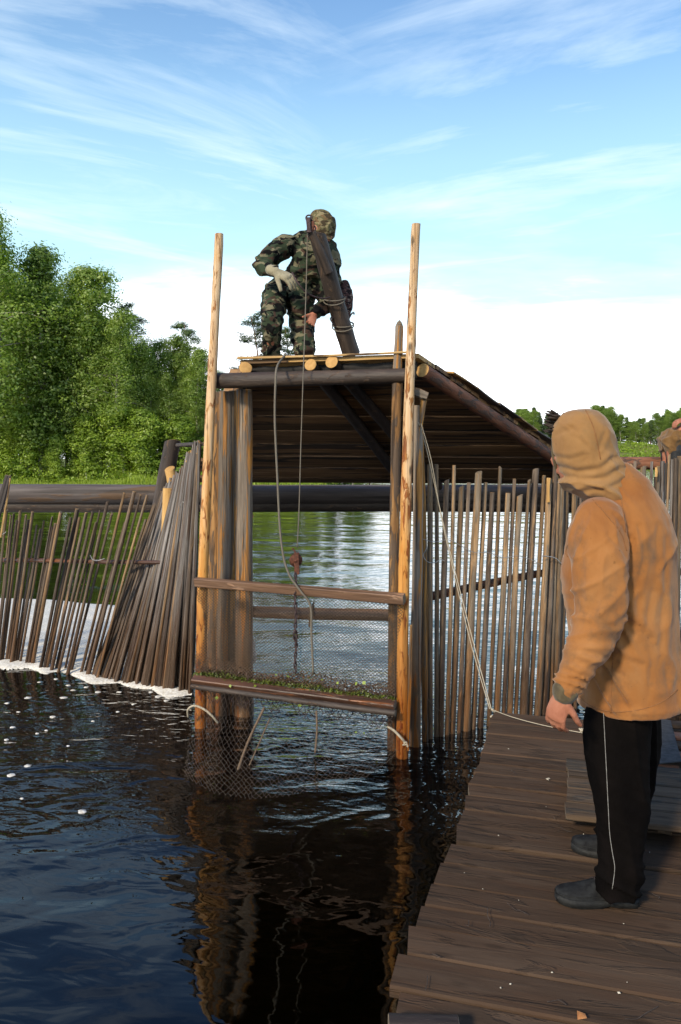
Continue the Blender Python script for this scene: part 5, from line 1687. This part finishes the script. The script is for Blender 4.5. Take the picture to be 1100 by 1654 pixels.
def camo_disp(P, N):
    f = ridge(vnoise(np.stack([P[:, 0] * 12 + P[:, 2] * 9, P[:, 1] * 9, P[:, 2] * 14 - P[:, 0] * 8], 1), 51))
    g = ridge(vnoise(P * 9, 53))
    return .008 * f + .005 * g
remesh('jacket', jk, .011, 2, CAMO, cm, camo_disp)
tr = MB()
limb(tr, [rH, (rH + rK) / 2 + Vector((-.01, 0, .02)), rK + Vector((0, 0, .0)), (rK + rA) / 2 + Vector((-.006, .02, 0)), rA], [.115, .110, .095, .080, .078, .078, .074], n=14)
limb(tr, [lH, (lH + lK) / 2, lK], [.115, .10, .088], n=14)
limb(tr, [lK, lA], [.085, .075], n=12)
limb(tr, [cp(370, 690, .25), cp(470, 720, .26)], [.14, .14], n=14)
remesh('trousers', tr, .011, 2, CAMO, cm, camo_disp)
for a, toe in ((rA, rA + Vector((-.06, -.17, -.07))), (lA, lA + Vector((.02, .10, -.05)))):
    mb = MB()
    limb(mb, [a + Vector((0, .05, -.05)), (a + toe) / 2 + Vector((0, 0, -.03)), toe], [.055, .05, .042])
    remesh('boot', mb, .009, 2, RUBBER, cm)
# glove over the right hand: swollen shape of the same hand
gl = MB()
gs = MB()
def glove_at(w, d, palm, side, s, curl):
    m = MB()
    hand(m, w, d, palm, s=s, curl=curl, thumb_side=side)
    m.add(*tube([w - Vector(d).normalized() * .05, w], [.036, .036], n=12))
    return m
m = glove_at(cp(300, 548, -.27), cp(420, 600, -.30) - cp(300, 548, -.27), Vector((0, .6, -.7)), -1, 1.22, (.35, .5, .4))
remesh('glove', m, .005, 2, GLOVE, cm, lambda P, N: .004 + .003 * (fbm(P * 50, 2) - .5))
# field cap: soft crown, flat panel, short brim in front
cap = MB()
upc = Vector((.05, -.10, 1)).normalized()
ct = HC + Vector((.0, .0, .03))
loft(cap, [(cp(640, 300, -.02), .085, .10), (cp(648, 270, -.02), .098, .11), (cp(652, 215, -.02), .103, .115), (cp(648, 165, -.02), .098, .11), (cp(640, 125, -.01), .085, .095), (cp(628, 105, 0), .055, .07)], n=24)
limb(cap, [cp(690, 285, -.05), cp(640, 300, -.13), cp(590, 255, -.12)], [.018, .016, .014])
remesh('cap', cap, .007, 3, CAMO_CAP, cm, lambda P, N: .006 * (ridge(vnoise(P * 16, 61)) - .3))
mb = MB()
brim = []
for k in range(11):
    t = k / 10
    a = cp(565 + 140 * t, 225 + 60 * t, -.12)
    b = cp(575 + 140 * t, 290 + 12 * t, -.17 - .03 * math.sin(math.pi * t))
    brim += [a, b, a + Vector((0, .005, -.006)), b + Vector((0, .005, -.006))]
F = []
for k in range(10):
    o4 = k * 4
    F += [(o4, o4 + 4, o4 + 5, o4 + 1), (o4 + 2, o4 + 3, o4 + 7, o4 + 6), (o4 + 1, o4 + 5, o4 + 7, o4 + 3), (o4, o4 + 2, o4 + 6, o4 + 4)]
F += [(0, 1, 3, 2), (40, 42, 43, 41)]
b = brim[0].copy()
link('cap_brim', MB().add([v - b for v in brim], F).mesh('cap_brim', [CAMO_CAP]), cm, b)
# chest pocket flap and collar
for q in (((410, 500), (500, 515), (498, 560), (405, 545)),):
    V = [cp(x, y, -.155) for x, y in q]
    V += [v + Vector((0, .02, 0)) for v in V]
    b = V[0].copy()
    link('pocket_flap', MB().add([v - b for v in V], [(0, 3, 2, 1), (4, 5, 6, 7), (0, 1, 5, 4), (1, 2, 6, 5), (2, 3, 7, 6), (3, 0, 4, 7)]).mesh('pocket_flap', [CAMO]), cm, b)
rope_obj('collar', [cp(480, 300, -.02), cp(500, 345, -.09), cp(550, 385, -.12), cp(620, 390, -.10), cp(690, 350, -.03)], .022, CAMO, cm, n=8)

# ---- person seated at the right edge -----------------------------------------------------
YS = 7.78
sp = thing('person', 'seated person at the right edge with clasped bare hands on a brown trouser knee', 'person', at(1110, 742, YS + .1))
def sp_(px, py, dy=0.0):
    return at(px, py, YS + dy)
KN, HP_ = sp_(1088, 708, 0), sp_(1150, 700, .12)
body = MB()
head(body, sp_(1150, 590, .1), Vector((-.95, -.2, -.1)), s=1.0)
limb(body, [sp_(1152, 610, .1), sp_(1156, 640, .12)], [.055, .06])
limb(body, [sp_(1155, 645, .12), sp_(1155, 705, .14)], [.14, .14])
W1, W2 = sp_(1107, 677, -.06), sp_(1103, 688, -.02)
limb(body, [sp_(1150, 640, -.02), sp_(1135, 680, -.10), W1], [.055, .045, .033])
limb(body, [sp_(1150, 640, .26), sp_(1135, 685, .20), W2], [.055, .045, .033])
hand(body, W1 + Vector((0, -.01, 0)), Vector((-.95, 0, -.30)), Vector((-.25, .35, -.9)), s=1.0, curl=(.5, .8, .6), thumb_side=-1)
hand(body, W2, Vector((-.85, -.1, -.55)), Vector((-.4, .1, -.9)), s=1.0, curl=(.25, .5, .4), thumb_side=1)
limb(body, [HP_, KN, KN + Vector((.03, .01, -.45))], [.08, .055, .035])
limb(body, [HP_ + Vector((0, .2, 0)), KN + Vector((.05, .22, 0)), KN + Vector((.07, .25, -.45))], [.08, .055, .035])
remesh('body', body, .006, 2, SKIN, sp)
jk = MB()
limb(jk, [sp_(1155, 632, .12), sp_(1156, 670, .13), sp_(1156, 712, .14)], [.16, .19, .18], n=16)
limb(jk, [sp_(1150, 640, -.02), sp_(1135, 680, -.10), W1 + Vector((.03, 0, .01))], [.08, .065, .045], n=14)
limb(jk, [sp_(1150, 640, .26), sp_(1135, 685, .20), W2 + Vector((.03, 0, .01))], [.08, .065, .045], n=14)
remesh('jacket', jk, .012, 2, cloth_mat('navy_cloth', (.02, .022, .03), (.03, .033, .045), (.045, .05, .06)), sp, camo_disp)
tr = MB()
limb(tr, [HP_, (HP_ + KN) / 2, KN, KN + Vector((0, .02, -.10))], [.11, .105, .098, .09], n=14)
limb(tr, [HP_ + Vector((0, .2, 0)), KN + Vector((.05, .22, 0)), KN + Vector((.06, .24, -.1))], [.11, .098, .09], n=14)
limb(tr, [HP_, HP_ + Vector((0, .2, 0))], [.13, .13], n=14)
remesh('trousers', tr, .010, 2, BROWNCLOTH, sp, camo_disp)
for dy in (0, .24):
    mb = MB()
    k0 = KN + Vector((.02 + dy * .2, .01 + dy, -.11))
    limb(mb, [k0, k0 + Vector((.01, 0, -.20)), k0 + Vector((.02, 0, -.38))], [.092, .080, .062], n=14)
    limb(mb, [k0 + Vector((.03, 0, -.42)), k0 + Vector((-.10, 0, -.45)), k0 + Vector((-.18, 0, -.46))], [.055, .05, .042], n=12)
    remesh('rubber_boot', mb, .009, 2, RUBBER, sp)
# ------------------------------------------------------------------ trees
def twig_tubes(paths, n=4):
    V, F = [], []
    for pts, r0, r1 in paths:
        N = len(pts)
        b = len(V)
        for i, p in enumerate(pts):
            t = Vector(pts[min(i + 1, N - 1)]) - Vector(pts[max(i - 1, 0)])
            x, y, z = frame_axes(t, (.3, -.9, .1))
            r = r0 + (r1 - r0) * i / (N - 1)
            for k in range(n):
                a = 2 * math.pi * k / n
                V.append(tuple(Vector(p) + x * math.cos(a) * r + y * math.sin(a) * r))
        for i in range(N - 1):
            for k in range(n):
                a, c = b + i * n + k, b + i * n + (k + 1) % n
                F.append((a, c, c + n, a + n))
    return V, F
def make_tree(kind_, seed, H=16.0, leafmat=None, bark=None, density=1.0, leaf=.16):
    rnd = random.Random(seed)
    rng = np.random.default_rng(seed)
    paths, cen = [], []
    bx, by = rnd.uniform(-.5, .5), rnd.uniform(-.4, .4)
    def trunk(t):
        return Vector((bx * math.sin(t * 3) + .15 * math.sin(t * 9 + seed), by * math.sin(t * 2.5) + .12 * math.cos(t * 8), H * t))
    tr0 = .014 * H * .75
    paths.append(([trunk(i / 12) for i in range(13)], tr0, .02))
    if kind_ == 'broad':
        nb, lo, Rm = 62, .10, H * .165
    elif kind_ == 'birch':
        nb, lo, Rm = 50, .22, H * .13
    elif kind_ == 'pine':
        nb, lo, Rm = 46, .30, H * .125
    else:
        nb, lo, Rm = 80, .06, H * .15
    for i in range(nb):
        t = lo + (1 - lo) * ((i + rnd.random()) / nb) ** .9
        u = (t - lo) / (1 - lo)
        if kind_ == 'spruce':
            Rr = Rm * (1.03 - u) ** .9 * rnd.uniform(.8, 1.1)
            el = R(rnd.uniform(-18, 5))
        elif kind_ == 'pine':
            Rr = Rm * 1.15 * (1.12 - u) ** .6 * rnd.uniform(.35, 1.25)
            el = R(rnd.uniform(-5, 35))
        else:
            Rr = Rm * (math.sin(math.pi * (u * .80 + .17)) ** .65) * rnd.uniform(.55, 1.35)
            el = R(rnd.uniform(15, 60))
        az = rnd.uniform(0, 6.283)
        d = Vector((math.cos(az) * math.cos(el), math.sin(az) * math.cos(el), math.sin(el)))
        p0 = trunk(t)
        pts = [p0]
        for j in range(4):
            sag = {'spruce': -.05, 'pine': .12, 'birch': -.18, 'broad': .05}[kind_]
            d = (d + Vector((rnd.uniform(-.2, .2), rnd.uniform(-.2, .2), sag))).normalized()
            pts.append(pts[-1] + d * Rr / 4)
        paths.append((pts, .012 * H * .2 * (1.1 - u) + .012, .006))
        if kind_ == 'pine':
            ncl, sg, nl = 7, .24, 34
        elif kind_ == 'spruce':
            ncl, sg, nl = 8, .20, 24
        else:
            ncl, sg, nl = 9, .36, 22
        for c in range(ncl):
            w = rnd.uniform(.35 if kind_ != 'pine' else .6, 1.02)
            k = min(3, int(w * 4 - 1e-6))
            b = pts[k].lerp(pts[min(k + 1, 4)], w * 4 - k)
            off = Vector((rnd.gauss(0, 1), rnd.gauss(0, 1), rnd.gauss(0, .7))) * (sg * Rr * .35)
            m = max(3, int(nl * density * rnd.uniform(.5, 1.4)))
            s_ = np.array([1, 1, .6 if kind_ != 'birch' else 1.25])
            cen.append(np.array(b + off) + rng.normal(size=(m, 3)) * sg * s_ * rnd.uniform(.7, 1.3))
    cen = np.concatenate(cen)
    V, F = leaves(cen, leaf, .5, seed, asp=.62 if kind_ in ('broad', 'birch') else .22, spread=1.0)
    tv, tf = twig_tubes(paths, 5)
    tm = fastmesh('trunk', tv, tf, bark, True)
    cmesh = fastmesh('crown', V, F, leafmat)
    return tm, cmesh
PROT = {
    'broad': [make_tree('broad', 100 + k, 16, LEAF, BIRCHBARK, 2.1, .098) for k in range(4)],
    'young': [make_tree('broad', 120 + k, 9, LEAF_Y, BIRCHBARK, .8, .12) for k in range(2)],
    'birch': [make_tree('birch', 140 + k, 16, LEAF, BIRCHBARK, 1.8, .085) for k in range(3)],
    'pine': [make_tree('pine', 160 + k, 16, NEEDLE, PINEBARK, 1.0, .11) for k in range(3)],
    'spruce': [make_tree('spruce', 180 + k, 16, NEEDLE, PINEBARK, 1.0, .20) for k in range(2)],
}
HREF = {'broad': 16, 'young': 9, 'birch': 16, 'pine': 16, 'spruce': 16}
NM = {'broad': 'broadleaf_tree', 'young': 'young_broadleaf_tree', 'birch': 'birch_tree', 'pine': 'pine_tree', 'spruce': 'spruce_tree'}
def tree(kind_, x, y, h, label, group=None, v=None, wide=1.0):
    tm, cm_ = PROT[kind_][v if v is not None else random.randrange(len(PROT[kind_]))]
    z = float(height(np.array([x]), np.array([y]))[0])
    t = thing(NM[kind_], label, 'tree', (x, y, z - .1), group)
    s = h / HREF[kind_]
    t.scale = (s * wide, s * wide, s)
    t.rotation_euler = (0, 0, random.uniform(0, 6.28))
    for nm, me in (('trunk', tm), ('crown', cm_)):
        o = bpy.data.objects.new(nm, me)
        C.objects.link(o)
        o.parent = t
    return t
def place_words(px, row):
    r_ = ['front row of the wood', 'second row of the wood', 'back of the wood', 'far back of the wood'][row]
    for lim, w in ((-150, 'well left of the frame'), (0, 'just outside the left edge'), (45, 'near the left edge'), (90, 'below the left dome'), (135, 'between the two domes'), (180, 'below the right dome'),
                   (230, 'around the narrow pine'), (275, 'left of the rounded pine'), (330, 'beside the left gate pole'), (420, 'behind the left gate posts'), (500, 'behind the kneeling man'), (9999, 'hidden beyond the roof')):
        if px < lim:
            return r_, w
def top_h(px, py, Y):
    return at(px, py, Y).z - float(height(np.array([at(px, py, Y).x]), np.array([Y]))[0])
SIL = [(-400, 400), (-60, 380), (-5, 372), (14, 425), (60, 408), (105, 425), (150, 445), (180, 470), (215, 505), (240, 548), (265, 550), (300, 532), (335, 570), (370, 585), (430, 580), (480, 570), (540, 590), (590, 630), (620, 700), (660, 720)]
def sil(px):
    return float(np.interp(px, [a for a, b in SIL], [b for a, b in SIL]))
# back rows: dense wood
lab = {'broad': 'bushy green broadleaf tree in the dense wood on the left bank', 'birch': 'slim pale-trunked birch in the dense wood on the left bank',
       'young': 'bright green young tree at the foot of the wood on the left bank', 'spruce': 'dark conical spruce among the trees on the left bank', 'pine': 'tall thin pine among the trees on the left bank'}
grp = {'broad': 'broadleaf trees of the left bank', 'birch': 'birches of the left bank', 'young': 'young trees of the left bank', 'spruce': 'spruces of the left bank', 'pine': 'pines of the left bank'}
rnd = random.Random(77)
for row, (Y, dpx, lo) in enumerate(((63.5, 36, 1.0), (66.5, 36, 0.97), (70, 38, .95), (75, 44, .97))):
    px = -330 + row * 13
    while px < 600:
        h = top_h(px, sil(px), Y) * rnd.uniform(.74, .97) * lo
        if row == 0:
            h *= rnd.uniform(.62, .95)
        k = rnd.choice(['broad', 'broad', 'birch', 'broad']) if px < 200 else rnd.choice(['broad', 'birch', 'spruce', 'pine'])
        if row == 0 and px > 200:
            k = 'birch'
        p = at(px, 700, Y + rnd.uniform(-1, 1))
        if h > 2.5:
            tree(k, p.x, p.y, h, '%s in the %s, %s' % ({'broad': 'bushy broadleaf tree', 'birch': 'slim pale birch', 'spruce': 'dark conical spruce', 'pine': 'thin pine'}[k], *place_words(px, row)), grp[k], wide=1.15 if k in ('broad', 'birch') else 1.0)
        px += dpx * rnd.uniform(.75, 1.25)
# leaders of the skyline
for px, py, Y, k, label in ((-9, 352, 58.8, 'birch', 'tallest tree of all, its thin crown cut by the left edge of the picture'),
                            (66, 408, 62, 'broad', 'tall broad-crowned tree, left of the two high domes of the wood'),
                            (146, 438, 63, 'broad', 'tall broad-crowned tree, right of the two high domes of the wood'),
                            (215, 496, 66, 'pine', 'narrow thin-topped pine just right of the high leafy domes'),
                            (198, 508, 61.5, 'birch', 'slender birch with a long pale trunk in front of the narrow pine'),
                            (236, 556, 64, 'birch', 'feathery birch to the right of the narrow thin-topped pine'),
                            (284, 548, 66, 'birch', 'feathery birch standing against the rounded pine near the left gate pole'),
                            (322, 568, 64, 'birch', 'small birch crown touching the left gate pole'),
                            (258, 552, 68, 'birch', 'pale feathery birch between two pines left of the gate'),
                            (301, 522, 67, 'pine', 'pine with a rounded top just left of the left gate pole'),
                            (404, 510, 66, 'pine', 'open-crowned pine seen between the left gate pole and the kneeling man'),
                            (463, 530, 70, 'pine', 'small pine seen between the legs of the kneeling man')):
    p = at(px, 700, Y)
    tree(k, p.x, p.y, top_h(px, py, Y) * 1.0, label, v={215: 0, 301: 1, 404: 2, 463: 1}.get(px), wide={'broad': 1.25, 'pine': 1.45}.get(k, 1.3))
# bright young growth at the water's edge
for k in range(40):
    px = -300 + k * 21 + rnd.uniform(-9, 9)
    Y = rnd.uniform(60.8, 62.3)
    p = at(px, 700, Y)
    tree('young', p.x, p.y, rnd.uniform(2.6, 6.2) if px < 330 else rnd.uniform(2.5, 4.5), 'bright green young tree at the water edge, ' + place_words(px, 0)[1], grp['young'], wide=rnd.uniform(1.1, 1.6))
# far right bank
labr = {'broad': 'small light green tree in the far row beyond the river on the right', 'spruce': 'dark pointed spruce in the far row beyond the river on the right',
        'birch': 'slender birch in the far row beyond the river on the right'}
for row, Y in enumerate((236, 243, 251)):
    px = 560 + row * 8
    while px < 1240:
        tp = 668 + 10 * math.sin(px * .05) + rnd.uniform(-4, 10) + (6 if px < 850 else 0)
        h = top_h(px, tp, Y)
        k = rnd.choice(['broad', 'birch', 'spruce', 'broad'])
        p = at(px, 700, Y)
        tree(k, p.x, p.y, max(h, 6), '%s across the river %s' % ({'broad': 'small light green tree', 'spruce': 'dark pointed spruce', 'birch': 'slender birch'}[k], 'hidden by the roof' if px < 850 else 'left of the hood' if px < 895 else 'behind the hood' if px < 985 else 'between the hood and the seated person' if px < 1080 else 'beyond the right edge') + (', front line', ', middle line', ', rear line')[row], 'far trees across the river', wide=1.7)
        px += 12 * rnd.uniform(.7, 1.3)
# bank grass and undergrowth
rng = np.random.default_rng(21)
n = 60000
px = rng.uniform(-330, 640, n)
Y = 56.5 + 8.5 * rng.uniform(0, 1, n) ** 1.1
X = (px - 550) / FPX * Y
keep = shore(X, Y) > -.2
X, Y = X[keep], Y[keep]
Zg = height(X, Y)
d = shore(X, Y)
P = np.stack([X * .9, Y * .9, X * 0], 1)
hh = (.16 + .55 * np.clip(fbm(P, 5) - .35, 0, 1) * 2) * np.clip(.35 + d / 4, .3, 1.7) * rng.uniform(.6, 1.3, len(X))
a = rng.uniform(0, 6.28, len(X))
w = .045
bx, by = np.cos(a) * w, np.sin(a) * w
lx, ly = rng.normal(0, .25, len(X)) * hh, rng.normal(0, .25, len(X)) * hh
V = np.stack([np.stack([X - bx, Y - by, Zg - .03], 1), np.stack([X + bx, Y + by, Zg - .03], 1), np.stack([X + lx, Y + ly, Zg + hh], 1)], 1).reshape(-1, 3)
F = np.arange(len(X) * 3).reshape(-1, 3)
g_ = link('bank_grass', fastmesh('bank_grass', V, F, GRASS))
kind(tag(g_, 'bright green grass along the water edge of the left bank', 'grass'), 'stuff')
# low leafy undergrowth
n = 46000
px = rng.uniform(-330, 640, n)
Y = rng.uniform(60, 66, n)
X = (px - 550) / FPX * Y
P = np.stack([X * .55, Y * .55, X * 0], 1)
hm_ = np.clip(fbm(P, 15, 3) - .3, 0, 1) * 3.4
Zg = height(X, Y) + rng.uniform(0, 1, n) * hm_
V, F = leaves(np.stack([X, Y, Zg], 1), .10, .5, 31)
g_ = link('undergrowth', fastmesh('undergrowth', V, F, LEAF_Y))
kind(tag(g_, 'leafy low undergrowth between the grass and the trees on the left bank', 'undergrowth'), 'stuff')
# scrub on the far slope
n = 16000
px = rng.uniform(640, 1250, n)
Y = rng.uniform(197, 236, n)
X = (px - 550) / FPX * Y
P = np.stack([X * .12, Y * .12, X * 0], 1)
k = fbm(P, 25, 3) > .5
X, Y = X[k], Y[k]
V, F = leaves(np.stack([X, Y, height(X, Y) + rng.uniform(0, .5, len(X))], 1), .32, .7, 33)
g_ = link('slope_scrub', fastmesh('slope_scrub', V, F, GRASS))
kind(tag(g_, 'sparse green scrub on the sandy slope across the river at the right', 'scrub'), 'stuff')
